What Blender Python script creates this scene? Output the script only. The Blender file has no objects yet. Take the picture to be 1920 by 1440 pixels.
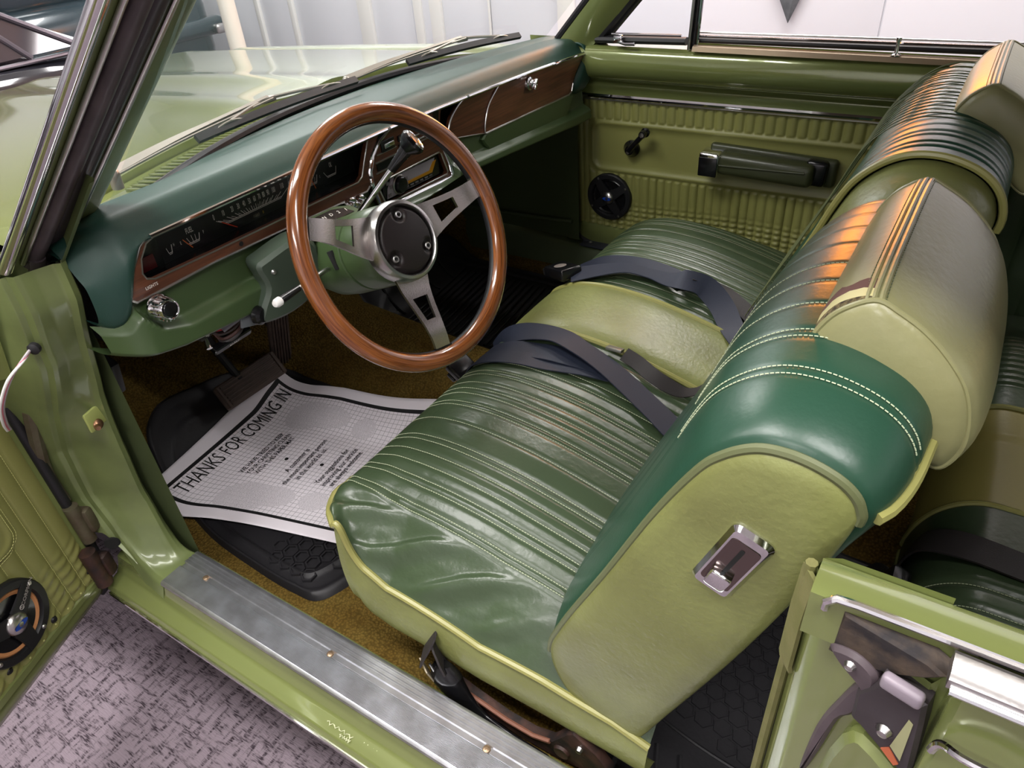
import bpy, bmesh, math, random
from mathutils import Vector, Matrix
random.seed(7)
PI = math.pi
S = bpy.context.scene
COL = S.collection

# ------------------------------------------------------------------ camera
# car axes: x to the passenger side, y to the front bumper, z up; metres; most positions below were precomputed from image pixels projected onto chosen planes
CAM = Vector((-1.06, 0.0, 1.315))
c_right = Vector((0.532124, -0.843868, -0.068777))
c_down = Vector((-0.528248, -0.267421, -0.805878))
c_fwd = Vector((0.661663, 0.465159, -0.588073))
cam_data = bpy.data.cameras.new('camera')
cam_data.sensor_width = 36.0
cam_data.lens = 1350.0 / 1920.0 * 36.0
cam_data.clip_start = 0.02
cam = bpy.data.objects.new('camera', cam_data)
COL.objects.link(cam)
m3 = Matrix((c_right, -c_down, -c_fwd)).transposed()
cam.matrix_world = Matrix.Translation(CAM) @ m3.to_4x4()
S.camera = cam

# ------------------------------------------------------------------ world, lights, exposure
S.view_settings.view_transform = 'Standard'
S.view_settings.look = 'None'
S.view_settings.gamma = 1.0
S.view_settings.use_curve_mapping = False
S.view_settings.exposure = -0.15
W = bpy.data.worlds.new('showroom_air')
S.world = W
W.use_nodes = True
W.node_tree.nodes['Background'].inputs[0].default_value = (0.9, 0.92, 1.0, 1)
W.node_tree.nodes['Background'].inputs[1].default_value = 0.25

CEIL = 3.1
# position x, y, length x, length y, watts, colour
PANELS = [(-1.15, -0.9, 0.6, 1.5, 62, 'behind the open driver door'),
          (-1.25, 1.3, 0.6, 1.5, 74, 'over the open driver door and front wheel'),
          (-1.6, 3.6, 0.6, 1.5, 54, 'above the black parked car'),
          (1.3, 3.0, 0.6, 1.5, 54, 'straight above the green hood'),
          (2.5, 0.9, 0.6, 1.5, 84, 'beside the white wall near the passenger door'),
          (2.4, 4.4, 0.6, 1.5, 74, 'beside the white wall near the teal car'),
          (2.2, -2.4, 0.6, 1.5, 40, 'over the car tail'),
          (-3.4, 0.4, 0.6, 1.5, 66, 'over the grey carpet well away from the car')]
LAMPC = (1.0, 0.97, 0.96)
WARM2 = (3.33, 1.25, 1.85, 0.50, 1.2, 46, (1.0, 0.30, 0.03))


def area(name, loc, target, sx, sy, watts, colour):
    d = bpy.data.lights.new(name, 'AREA')
    d.shape = 'RECTANGLE'
    d.size = sx
    d.size_y = sy
    d.energy = watts
    d.color = colour
    o = bpy.data.objects.new(name, d)
    COL.objects.link(o)
    o.location = loc
    o.rotation_euler = (Vector(target) - Vector(loc)).to_track_quat('-Z', 'Y').to_euler()
    return o


for i, (px, py, sx, sy, w, where) in enumerate(PANELS):
    area('ceiling_lamp_light', (px, py, CEIL - 0.075), (px, py, 0), sx, sy, w, LAMPC)
area('amber_wall_light', (WARM2[0] - 0.02, WARM2[1], WARM2[2]), (0, WARM2[1] - 0.3, 1.6), WARM2[3], WARM2[4], WARM2[5], WARM2[6])

# ------------------------------------------------------------------ helpers


def lin(c):
    out = []
    for v in c[:3]:
        v = v / 255.0
        out.append(v / 12.92 if v <= 0.04045 else ((v + 0.055) / 1.055) ** 2.4)
    return (out[0], out[1], out[2], 1.0)


MATS = {}


def mat(name, col, rough=0.5, metal=0.0, spec=0.5, coat=0.0, bump=None, var=None, col2=None, emit=None, aniso=None):
    """Procedural Principled material. bump=(scale,strength,kind); var=(scale,amount) mixes col with col2."""
    if name in MATS:
        return MATS[name]
    m = bpy.data.materials.new(name)
    m.use_nodes = True
    nt = m.node_tree
    b = nt.nodes['Principled BSDF']
    b.inputs['Base Color'].default_value = lin(col)
    b.inputs['Roughness'].default_value = rough
    b.inputs['Metallic'].default_value = metal
    b.inputs['Specular IOR Level'].default_value = spec
    b.inputs['Coat Weight'].default_value = coat
    b.inputs['Coat Roughness'].default_value = 0.06
    tc = nt.nodes.new('ShaderNodeTexCoord')
    if var:
        n = nt.nodes.new('ShaderNodeTexNoise')
        n.inputs['Scale'].default_value = var[0]
        n.inputs['Detail'].default_value = 5
        nt.links.new(tc.outputs['Object'], n.inputs['Vector'])
        r = nt.nodes.new('ShaderNodeMapRange')
        r.inputs['From Min'].default_value = 0.35
        r.inputs['From Max'].default_value = 0.65
        r.inputs['To Max'].default_value = var[1]
        nt.links.new(n.outputs['Fac'], r.inputs['Value'])
        mx = nt.nodes.new('ShaderNodeMix')
        mx.data_type = 'RGBA'
        mx.inputs[6].default_value = lin(col)
        mx.inputs[7].default_value = lin(col2 or tuple(v * 0.7 for v in col))
        nt.links.new(r.outputs['Result'], mx.inputs[0])
        nt.links.new(mx.outputs[2], b.inputs['Base Color'])
    if bump:
        if bump[2] == 'voronoi':
            n = nt.nodes.new('ShaderNodeTexVoronoi')
            n.feature = 'F1'
            out = n.outputs['Distance']
        else:
            n = nt.nodes.new('ShaderNodeTexNoise')
            n.inputs['Detail'].default_value = 4
            out = n.outputs['Fac']
        n.inputs['Scale'].default_value = bump[0]
        nt.links.new(tc.outputs['Object'], n.inputs['Vector'])
        bn = nt.nodes.new('ShaderNodeBump')
        bn.inputs['Strength'].default_value = bump[1]
        bn.inputs['Distance'].default_value = 0.002
        nt.links.new(out, bn.inputs['Height'])
        nt.links.new(bn.outputs['Normal'], b.inputs['Normal'])
    if emit:
        b.inputs['Emission Color'].default_value = lin(emit[0])
        b.inputs['Emission Strength'].default_value = emit[1]
    MATS[name] = m
    return m


def glass(name, tint, gloss=0.08, rough=0.0):
    m = bpy.data.materials.new(name)
    m.use_nodes = True
    nt = m.node_tree
    nt.nodes.clear()
    o = nt.nodes.new('ShaderNodeOutputMaterial')
    t = nt.nodes.new('ShaderNodeBsdfTransparent')
    t.inputs[0].default_value = (tint[0], tint[1], tint[2], 1)
    g = nt.nodes.new('ShaderNodeBsdfGlossy')
    g.inputs['Roughness'].default_value = rough
    f = nt.nodes.new('ShaderNodeFresnel')
    f.inputs[0].default_value = 1.45
    mul = nt.nodes.new('ShaderNodeMath')
    mul.operation = 'MULTIPLY'
    mul.inputs[1].default_value = gloss
    nt.links.new(f.outputs[0], mul.inputs[0])
    mx = nt.nodes.new('ShaderNodeMixShader')
    nt.links.new(mul.outputs[0], mx.inputs[0])
    nt.links.new(t.outputs[0], mx.inputs[1])
    nt.links.new(g.outputs[0], mx.inputs[2])
    nt.links.new(mx.outputs[0], o.inputs[0])
    MATS[name] = m
    return m


class MB:
    """Collects verts and faces of one part in world metres."""

    def __init__(self):
        self.v = []
        self.f = []

    def add(self, vs, fs):
        o = len(self.v)
        self.v += [tuple(p) for p in vs]
        self.f += [tuple(i + o for i in q) for q in fs]
        return self

    def grid(self, fn, nu, nv, cu=False, cv=False, flip=False):
        vs = []
        for j in range(nv):
            for i in range(nu):
                vs.append(fn(i / (nu if cu else nu - 1), j / (nv if cv else nv - 1)))
        fs = []
        for j in range(nv if cv else nv - 1):
            for i in range(nu if cu else nu - 1):
                a = j * nu + i
                b = j * nu + (i + 1) % nu
                c = ((j + 1) % nv) * nu + (i + 1) % nu
                d = ((j + 1) % nv) * nu + i
                fs.append((a, d, c, b) if flip else (a, b, c, d))
        return self.add(vs, fs)

    def loft(self, rings, cap=True, closed=True):
        n = len(rings[0])
        vs = [p for r in rings for p in r]
        fs = []
        for j in range(len(rings) - 1):
            for i in range(n if closed else n - 1):
                fs.append((j * n + i, j * n + (i + 1) % n, (j + 1) * n + (i + 1) % n, (j + 1) * n + i))
        if cap and closed:
            fs.append(tuple(range(n - 1, -1, -1)))
            fs.append(tuple((len(rings) - 1) * n + i for i in range(n)))
        return self.add(vs, fs)

    def tube(self, path, r, n=8, closed=False, flat=1.0, up=None):
        P = [Vector(p) for p in path]
        m = len(P)
        rings = []
        t0 = None
        nrm = None
        for k in range(m):
            if closed:
                t = (P[(k + 1) % m] - P[k - 1]).normalized()
            else:
                t = (P[min(k + 1, m - 1)] - P[max(k - 1, 0)]).normalized()
            if nrm is None:
                ref = Vector(up) if up else (Vector((0, 0, 1)) if abs(t.z) < 0.9 else Vector((1, 0, 0)))
                nrm = (ref - t * ref.dot(t)).normalized()
            else:
                nrm = (nrm - t * nrm.dot(t))
                nrm = nrm.normalized() if nrm.length > 1e-6 else t.orthogonal().normalized()
            bi = t.cross(nrm)
            rr = r[k] if isinstance(r, (list, tuple)) else r
            rings.append([P[k] + nrm * (rr * flat * math.cos(2 * PI * i / n)) + bi * (rr * math.sin(2 * PI * i / n)) for i in range(n)])
        if closed:
            rings.append(rings[0])
            return self.loft(rings, cap=False)
        return self.loft(rings)

    def strip(self, path, normals, width, thick):
        """Flat webbing/trim: rectangular section; normals per point, width across."""
        P = [Vector(p) for p in path]
        m = len(P)
        rings = []
        for k in range(m):
            t = (P[min(k + 1, m - 1)] - P[max(k - 1, 0)]).normalized()
            nn = Vector(normals[k] if isinstance(normals, list) else normals)
            nn = (nn - t * nn.dot(t)).normalized()
            b = t.cross(nn)
            w = (width[k] if isinstance(width, (list, tuple)) else width) / 2
            h = thick / 2
            rings.append([P[k] + b * w + nn * h, P[k] - b * w + nn * h, P[k] - b * w - nn * h, P[k] + b * w - nn * h])
        return self.loft(rings)

    def box(self, c, size, rot=None, bevel=0.0, seg=2):
        bm = bmesh.new()
        bmesh.ops.create_cube(bm, size=1.0)
        for v in bm.verts:
            v.co = Vector((v.co.x * size[0], v.co.y * size[1], v.co.z * size[2]))
        if bevel > 0:
            bmesh.ops.bevel(bm, geom=bm.edges[:], offset=bevel, segments=seg, profile=0.5, affect='EDGES', clamp_overlap=True)
        M = Matrix.Translation(Vector(c)) @ (rot.to_4x4() if rot is not None else Matrix.Identity(4))
        bm.verts.ensure_lookup_table()
        idx = {v: i for i, v in enumerate(bm.verts)}
        self.add([M @ v.co for v in bm.verts], [[idx[v] for v in f.verts] for f in bm.faces])
        bm.free()
        return self

    def prism(self, pts, fr, d0, d1, bevel=0.0, holes=None):
        """2-D outline pts in frame fr=(o,u,v,n), extruded from depth d0 to d1 along n."""
        o, u, v, n = fr
        if holes:
            from mathutils.geometry import tessellate_polygon
            loops = [[Vector((p[0], p[1], 0)) for p in pts]] + [[Vector((p[0], p[1], 0)) for p in h] for h in holes]
            flatp = [p for l in loops for p in l]
            tris = tessellate_polygon(loops)
            N = len(flatp)
            vs = [o + u * p.x + v * p.y + n * d1 for p in flatp] + [o + u * p.x + v * p.y + n * d0 for p in flatp]
            fs = []
            for a, b, c in tris:
                pa, pb, pc = flatp[a], flatp[b], flatp[c]
                ar = (pb.x - pa.x) * (pc.y - pa.y) - (pc.x - pa.x) * (pb.y - pa.y)
                if ar < 0:
                    b, c = c, b
                fs.append((a, b, c))
                fs.append((c + N, b + N, a + N))
            base = 0
            for l in loops:
                k = len(l)
                for i in range(k):
                    j = (i + 1) % k
                    fs.append((base + i, base + i + N, base + j + N, base + j))
                base += k
            return self.add(vs, fs)
        k = len(pts)
        if bevel > 0:
            cx = sum(p[0] for p in pts) / k
            cy = sum(p[1] for p in pts) / k
            ins = inset(pts, bevel)
            rings = [[o + u * p[0] + v * p[1] + n * d0 for p in pts],
                     [o + u * p[0] + v * p[1] + n * (d1 - bevel) for p in pts],
                     [o + u * (p[0] * .3 + q[0] * .7) + v * (p[1] * .3 + q[1] * .7) + n * (d1 - bevel * .3) for p, q in zip(pts, ins)],
                     [o + u * q[0] + v * q[1] + n * d1 for q in ins]]
        else:
            rings = [[o + u * p[0] + v * p[1] + n * d0 for p in pts], [o + u * p[0] + v * p[1] + n * d1 for p in pts]]
        return self.loft(rings)

    def lathe(self, prof, o, axis, n=24, cap=True):
        """prof: (radius, height) pairs about axis through o."""
        axis = Vector(axis).normalized()
        a = axis.orthogonal().normalized()
        b = axis.cross(a)
        o = Vector(o)
        rings = [[o + axis * h + (a * math.cos(2 * PI * i / n) + b * math.sin(2 * PI * i / n)) * max(r, 1e-5) for i in range(n)] for r, h in prof]
        return self.loft(rings, cap)

    def build(self, name, material, parent=None, smooth=40, loc=None, sub=0, bevel=0):
        me = bpy.data.meshes.new(name)
        me.from_pydata([tuple(p) for p in self.v], [], self.f)
        bm = bmesh.new()
        bm.from_mesh(me)
        bmesh.ops.recalc_face_normals(bm, faces=bm.faces[:])
        for f in bm.faces:
            f.smooth = True
        ang = math.radians(smooth)
        for e in bm.edges:
            if len(e.link_faces) == 2 and e.calc_face_angle(0) > ang:
                e.smooth = False
        bm.to_mesh(me)
        bm.free()
        me.materials.append(material)
        o = bpy.data.objects.new(name, me)
        COL.objects.link(o)
        if loc is not None:
            L = Vector(loc)
            me.transform(Matrix.Translation(-L))
            o.location = L
        if parent is not None:
            o.parent = parent
            o.matrix_parent_inverse = WORLD.get(parent.name, Matrix.Identity(4)).inverted()
        if sub:
            md = o.modifiers.new('smooth_surface', 'SUBSURF')
            md.levels = sub
            md.render_levels = sub
        WORLD[o.name] = Matrix.Translation(Vector(loc)) if loc is not None else Matrix.Identity(4)
        return o


WORLD = {}


def inset(pts, d):
    k = len(pts)
    area2 = sum(pts[i][0] * pts[(i + 1) % k][1] - pts[(i + 1) % k][0] * pts[i][1] for i in range(k))
    s = 1 if area2 > 0 else -1
    out = []
    for i in range(k):
        p0, p1, p2 = Vector(pts[i - 1]), Vector(pts[i]), Vector(pts[(i + 1) % k])
        e1 = (p1 - p0)
        e2 = (p2 - p1)
        e1 = e1.normalized() if e1.length > 1e-9 else Vector((1, 0))
        e2 = e2.normalized() if e2.length > 1e-9 else e1
        n1 = Vector((-e1.y, e1.x)) * s
        n2 = Vector((-e2.y, e2.x)) * s
        nn = n1 + n2
        nn = nn.normalized() if nn.length > 1e-6 else n1
        out.append(tuple(p1 + nn * (d / max(0.45, nn.dot(n1)))))
    return out


def tag(o, label=None, cat=None, group=None, kind=None):
    if label:
        o['label'] = label
    if cat:
        o['category'] = cat
    if group:
        o['group'] = group
    if kind:
        o['kind'] = kind
    return o


def thing(name, label, cat, loc, group=None):
    o = bpy.data.objects.new(name, None)
    o.empty_display_size = 0.05
    COL.objects.link(o)
    o.location = loc
    WORLD[o.name] = Matrix.Translation(Vector(loc))
    return tag(o, label, cat, group)


def copy_part(o, parent, matrix, name=None):
    """A repeat that shares mesh data; matrix is the world placement."""
    c = o.copy()
    COL.objects.link(c)
    c.parent = parent
    c.matrix_parent_inverse = WORLD.get(parent.name, Matrix.Identity(4)).inverted() if parent else Matrix.Identity(4)
    c.matrix_basis = matrix
    WORLD[c.name] = matrix.copy()
    return c


def cr(pts, n):
    """Catmull-Rom through pts, n samples per span."""
    P = [Vector(p) for p in pts]
    out = []
    for i in range(len(P) - 1):
        p0 = P[max(i - 1, 0)]
        p1 = P[i]
        p2 = P[i + 1]
        p3 = P[min(i + 2, len(P) - 1)]
        for k in range(n):
            t = k / n
            out.append(0.5 * ((2 * p1) + (-p0 + p2) * t + (2 * p0 - 5 * p1 + 4 * p2 - p3) * t * t + (-p0 + 3 * p1 - 3 * p2 + p3) * t ** 3))
    out.append(P[-1].copy())
    return out


def crc(pts, n):
    """closed Catmull-Rom."""
    P = [Vector(p) for p in pts]
    k0 = len(P)
    out = []
    for i in range(k0):
        p0, p1, p2, p3 = P[i - 1], P[i], P[(i + 1) % k0], P[(i + 2) % k0]
        for k in range(n):
            t = k / n
            out.append(0.5 * ((2 * p1) + (-p0 + p2) * t + (2 * p0 - 5 * p1 + 4 * p2 - p3) * t * t + (-p0 + 3 * p1 - 3 * p2 + p3) * t ** 3))
    return out


def interp(x, xs, ys):
    if x <= xs[0]:
        return ys[0]
    for i in range(len(xs) - 1):
        if x <= xs[i + 1]:
            t = (x - xs[i]) / (xs[i + 1] - xs[i])
            return ys[i] + (ys[i + 1] - ys[i]) * t
    return ys[-1]


def sm(t):
    t = min(1, max(0, t))
    return t * t * (3 - 2 * t)


def resample(path, n):
    P = [Vector(p) for p in path]
    L = [0]
    for i in range(len(P) - 1):
        L.append(L[-1] + (P[i + 1] - P[i]).length)
    out = []
    for k in range(n):
        d = L[-1] * k / (n - 1)
        i = 0
        while i < len(P) - 2 and L[i + 1] < d:
            i += 1
        t = (d - L[i]) / max(1e-9, L[i + 1] - L[i])
        out.append(P[i].lerp(P[i + 1], t))
    return out


def rrect(w, h, r, n=4, cx=0, cy=0):
    pts = []
    for (sx, sy, a0) in ((1, 1, 0), (-1, 1, 90), (-1, -1, 180), (1, -1, 270)):
        for k in range(n + 1):
            a = math.radians(a0 + 90 * k / n)
            pts.append((cx + sx * (w / 2 - r) + r * math.cos(a), cy + sy * (h / 2 - r) + r * math.sin(a)))
    return pts


def frame(o, u, v):
    u = Vector(u).normalized()
    v = Vector(v)
    v = (v - u * v.dot(u)).normalized()
    return (Vector(o), u, v, u.cross(v))


def text_mesh(s, size, xs=1.0, align='CENTER', depth=0.0, bold=0.0):
    c = bpy.data.curves.new('lettering', 'FONT')
    c.body = s
    c.size = size
    c.align_x = align
    c.align_y = 'CENTER'
    c.extrude = depth
    c.offset = bold * size
    c.resolution_u = 2
    o = bpy.data.objects.new('lettering', c)
    COL.objects.link(o)
    dg = bpy.context.evaluated_depsgraph_get()
    me = bpy.data.meshes.new_from_object(o.evaluated_get(dg))
    vs = [(v.co.x * xs, v.co.y, v.co.z) for v in me.vertices]
    fs = [tuple(p.vertices) for p in me.polygons]
    bpy.data.objects.remove(o)
    bpy.data.curves.remove(c)
    bpy.data.meshes.remove(me)
    return vs, fs


def text(mb, s, fr, size, xs=1.0, align='CENTER', lift=0.0005, at=(0, 0), skew=0.0, rot=0.0, bold=0.012):
    vs, fs = text_mesh(s, size, xs, align, 0.0, bold)
    o, u, v, n = fr
    cr_, sr_ = math.cos(rot), math.sin(rot)
    out = []
    for x, y, z in vs:
        x += skew * y
        x, y = x * cr_ - y * sr_, x * sr_ + y * cr_
        out.append(o + u * (x + at[0]) + v * (y + at[1]) + n * lift)
    mb.add(out, fs)
    return mb


# ------------------------------------------------------------------ materials
PAINT = mat('green_body_paint', (117, 126, 74), 0.20, 0.2, 0.5, 1.0, bump=(900, 0.01, 'noise'), var=(3, 0.25), col2=(107, 117, 66))
JAMB = mat('green_jamb_paint', (112, 124, 76), 0.36, 0.1, 0.5, 0.3, bump=(40, 0.15, 'noise'), var=(14, 0.6), col2=(88, 98, 60))
SATIN = mat('green_satin_dash_paint', (58, 76, 44), 0.40, 0.0, 0.5, 0.1, bump=(700, 0.05, 'noise'))
PAD = mat('teal_dash_pad_vinyl', (25, 58, 49), 0.46, 0, 0.5, 0, bump=(1300, 0.10, 'voronoi'))
VDARK = mat('dark_green_vinyl', (60, 75, 52), 0.32, 0, 0.55, 0.0, bump=(95, 0.30, 'noise'), var=(9, 0.35), col2=(52, 66, 47))
VTEAL = mat('green_vinyl_teal_light', (33, 66, 50), 0.36, 0, 0.55, 0.0, bump=(150, 0.12, 'noise'))  # same vinyl as the cushions; the light's teal cast is in the colour
VLITE = mat('light_green_vinyl', (124, 129, 76), 0.37, 0, 0.5, 0.0, bump=(130, 0.35, 'noise'), var=(9, 0.75), col2=(102, 104, 60))
VHEAD = mat('pale_green_headrest_vinyl', (142, 141, 100), 0.32, 0, 0.55, 0.0, bump=(120, 0.2, 'noise'), var=(5, 0.3), col2=(130, 126, 88))
VDOOR = mat('olive_door_vinyl', (124, 124, 70), 0.40, 0, 0.5, 0.0, bump=(260, 0.08, 'noise'))
PIPE = mat('yellow_green_piping', (140, 138, 80), 0.38, 0, 0.5)
PIPED = mat('dark_olive_piping', (92, 98, 66), 0.4, 0, 0.5)
THREAD = mat('pale_thread', (172, 182, 150), 0.8)
THREADO = mat('olive_thread', (176, 176, 112), 0.8)
CHROME = mat('chrome', (225, 225, 228), 0.08, 1.0)
CHROMES = mat('satin_chrome', (190, 188, 186), 0.28, 1.0, bump=(300, 0.05, 'noise'))
ALU = mat('ribbed_aluminium', (200, 202, 208), 0.30, 0.92, bump=(60, 0.1, 'noise'), var=(30, 0.5), col2=(150, 150, 152))
STEEL = mat('brushed_steel_spoke', (192, 184, 180), 0.24, 1.0, bump=(400, 0.04, 'noise'))
RUBBER = mat('black_rubber', (26, 25, 28), 0.55, 0, 0.4, bump=(90, 0.15, 'noise'))
RUBBERG = mat('weathered_grey_rubber', (84, 74, 78), 0.42, 0, 0.4, bump=(60, 0.2, 'noise'), var=(25, 0.6), col2=(58, 50, 54))
BLACKP = mat('gloss_black_plastic', (16, 16, 18), 0.22, 0, 0.5)
BLACKM = mat('matte_black_plastic', (20, 20, 22), 0.5, 0, 0.4)
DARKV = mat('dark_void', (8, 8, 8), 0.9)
NAVY = mat('navy_seat_belt_webbing', (30, 36, 52), 0.6, 0, 0.4, bump=(900, 0.2, 'noise'))
BROWNB = mat('charcoal_seat_belt_webbing', (40, 36, 36), 0.6, 0, 0.4, bump=(900, 0.2, 'noise'))
PAPERW = mat('white_paper', (232, 226, 232), 0.7)
INK = mat('black_ink', (12, 12, 14), 0.6)
WHITEP = mat('white_print', (212, 208, 200), 0.6)
ORANGE = mat('orange_needle', (214, 96, 30), 0.5)
REDP = mat('red_plastic', (64, 8, 14), 0.3)
RUST = mat('rusty_black_iron', (34, 28, 27), 0.55, 0.3, bump=(80, 0.5, 'noise'), var=(40, 0.55), col2=(92, 60, 48))
PEDALR = mat('worn_brown_rubber', (84, 70, 62), 0.6, 0, 0.4, bump=(120, 0.3, 'noise'), var=(30, 0.5), col2=(58, 48, 44))
WALLP = mat('white_wall_paint', (226, 228, 234), 0.6)
WALLT = mat('white_wall_trim', (236, 236, 232), 0.5)
GREYC = mat('dark_car_paint', (30, 32, 38), 0.12, 0.2, 0.5, 0.8)
TEALC = mat('dark_teal_car_paint', (40, 54, 60), 0.2, 0.2, 0.5, 0.6)
GLASSD = mat('dark_car_glass', (58, 54, 60), 0.06, 0.2, 0.6)
ALUW = mat('bare_metal_wiper', (150, 146, 138), 0.42, 0.8)
MIRRORC = mat('white_plastic_pole', (226, 222, 210), 0.5)
BLUEP = mat('blue_badge', (22, 60, 150), 0.3)
KRAFT = mat('tan_cone_surround', (178, 122, 76), 0.7, bump=(200, 0.3, 'noise'))
FOAM = mat('torn_foam', (130, 118, 80), 0.95, bump=(300, 1.0, 'voronoi'), var=(160, 1.0), col2=(40, 34, 24))
TORN = mat('torn_vinyl_backing', (92, 64, 60), 0.8)
TAPEM = mat('silver_lcd', (172, 166, 180), 0.25)
AMBER = mat('amber_lcd', (196, 138, 20), 0.35)


def nodes_of(name):
    m = bpy.data.materials.new(name)
    m.use_nodes = True
    MATS[name] = m
    nt = m.node_tree
    return m, nt, nt.nodes['Principled BSDF']


def N(nt, typ, **kw):
    n = nt.nodes.new(typ)
    for k, v in kw.items():
        if k in ('operation', 'data_type', 'feature', 'bands_direction', 'wave_type', 'blend_type', 'noise_dimensions'):
            setattr(n, k, v)
        else:
            n.inputs[k].default_value = v
    return n


def wood(name, c1, c2, scale, rough=0.25, coat=0.6, uv=False):
    m, nt, b = nodes_of(name)
    tc = nt.nodes.new('ShaderNodeTexCoord')
    mp = nt.nodes.new('ShaderNodeMapping')
    mp.inputs['Scale'].default_value = scale
    nt.links.new(tc.outputs['UV' if uv else 'Object'], mp.inputs['Vector'])
    n = N(nt, 'ShaderNodeTexNoise', Scale=1.0, Detail=6.0, Distortion=0.6)
    nt.links.new(mp.outputs[0], n.inputs['Vector'])
    r = nt.nodes.new('ShaderNodeValToRGB')
    r.color_ramp.elements[0].position = 0.32
    r.color_ramp.elements[0].color = lin(c2)
    r.color_ramp.elements[1].position = 0.68
    r.color_ramp.elements[1].color = lin(c1)
    nt.links.new(n.outputs['Fac'], r.inputs[0])
    nt.links.new(r.outputs[0], b.inputs['Base Color'])
    b.inputs['Roughness'].default_value = rough
    b.inputs['Coat Weight'].default_value = coat
    return m


WOODD = wood('dark_woodgrain_laminate', (104, 62, 42), (70, 40, 28), (9, 40, 220), 0.35, 0.2)
WOODW = wood('varnished_wheel_wood', (150, 88, 44), (92, 48, 22), (26, 3.0, 1), 0.2, 0.7, uv=True)


def carpet_room():
    m, nt, b = nodes_of('grey_carpet_tile')
    tc = nt.nodes.new('ShaderNodeTexCoord')

    def noise(scale, rot=0.0):
        mp = nt.nodes.new('ShaderNodeMapping')
        mp.inputs['Scale'].default_value = scale
        mp.inputs['Rotation'].default_value = (0, 0, rot)
        nt.links.new(tc.outputs['Object'], mp.inputs['Vector'])
        n = N(nt, 'ShaderNodeTexNoise', Scale=1.0, Detail=3.0)
        nt.links.new(mp.outputs[0], n.inputs['Vector'])
        return n.outputs['Fac']
    a = noise((95, 22, 1))
    c = noise((20, 80, 1))
    fine = noise((420, 60, 1))
    ad = N(nt, 'ShaderNodeMath', operation='MAXIMUM')
    nt.links.new(a, ad.inputs[0])
    nt.links.new(c, ad.inputs[1])
    r = nt.nodes.new('ShaderNodeMapRange')
    r.inputs['From Min'].default_value = 0.50
    r.inputs['From Max'].default_value = 0.62
    nt.links.new(ad.outputs[0], r.inputs['Value'])
    r2 = nt.nodes.new('ShaderNodeMapRange')
    r2.inputs['From Min'].default_value = 0.40
    r2.inputs['From Max'].default_value = 0.60
    r2.inputs['To Min'].default_value = 0.15
    r2.inputs['To Max'].default_value = 1.0
    nt.links.new(fine, r2.inputs['Value'])
    mul = N(nt, 'ShaderNodeMath', operation='MULTIPLY')
    nt.links.new(r.outputs[0], mul.inputs[0])
    nt.links.new(r2.outputs[0], mul.inputs[1])
    mx = N(nt, 'ShaderNodeMix', data_type='RGBA')
    mx.inputs[6].default_value = lin((136, 124, 132))
    mx.inputs[7].default_value = lin((58, 50, 56))
    nt.links.new(mul.outputs[0], mx.inputs[0])
    nt.links.new(mx.outputs[2], b.inputs['Base Color'])
    b.inputs['Roughness'].default_value = 0.95
    b.inputs['Specular IOR Level'].default_value = 0.1
    bn = N(nt, 'ShaderNodeBump', Strength=0.6, Distance=0.003)
    nt.links.new(fine, bn.inputs['Height'])
    nt.links.new(bn.outputs[0], b.inputs['Normal'])
    return m


CARPETR = carpet_room()


def carpet_car():
    m, nt, b = nodes_of('gold_brown_loop_carpet')
    tc = nt.nodes.new('ShaderNodeTexCoord')
    v = N(nt, 'ShaderNodeTexVoronoi', Scale=230.0)
    nt.links.new(tc.outputs['Object'], v.inputs['Vector'])
    n = N(nt, 'ShaderNodeTexNoise', Scale=16.0, Detail=4.0)
    nt.links.new(tc.outputs['Object'], n.inputs['Vector'])
    mx = N(nt, 'ShaderNodeMix', data_type='RGBA')
    mx.inputs[6].default_value = lin((122, 104, 52))
    mx.inputs[7].default_value = lin((92, 66, 22))
    nt.links.new(n.outputs['Fac'], mx.inputs[0])
    r = nt.nodes.new('ShaderNodeMapRange')
    r.inputs['From Max'].default_value = 0.7
    r.inputs['To Min'].default_value = 1.15
    r.inputs['To Max'].default_value = 0.55
    nt.links.new(v.outputs['Distance'], r.inputs['Value'])
    mu = N(nt, 'ShaderNodeMix', data_type='RGBA', blend_type='MULTIPLY')
    mu.inputs[0].default_value = 1.0
    nt.links.new(mx.outputs[2], mu.inputs[6])
    nt.links.new(r.outputs[0], mu.inputs[7])
    nt.links.new(mu.outputs[2], b.inputs['Base Color'])
    b.inputs['Roughness'].default_value = 0.95
    b.inputs['Specular IOR Level'].default_value = 0.08
    bn = N(nt, 'ShaderNodeBump', Strength=1.0, Distance=0.003)
    bn.invert = True
    nt.links.new(v.outputs['Distance'], bn.inputs['Height'])
    nt.links.new(bn.outputs[0], b.inputs['Normal'])
    return m


CARPETC = carpet_car()
GLASSW = glass('tinted_windshield_glass', (0.93, 0.97, 0.96), 0.16)
GLASSV = glass('vent_window_glass', (0.93, 0.96, 0.97), 0.2)
LENSG = glass('clear_instrument_lens', (0.95, 0.95, 0.95), 0.35)

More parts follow.
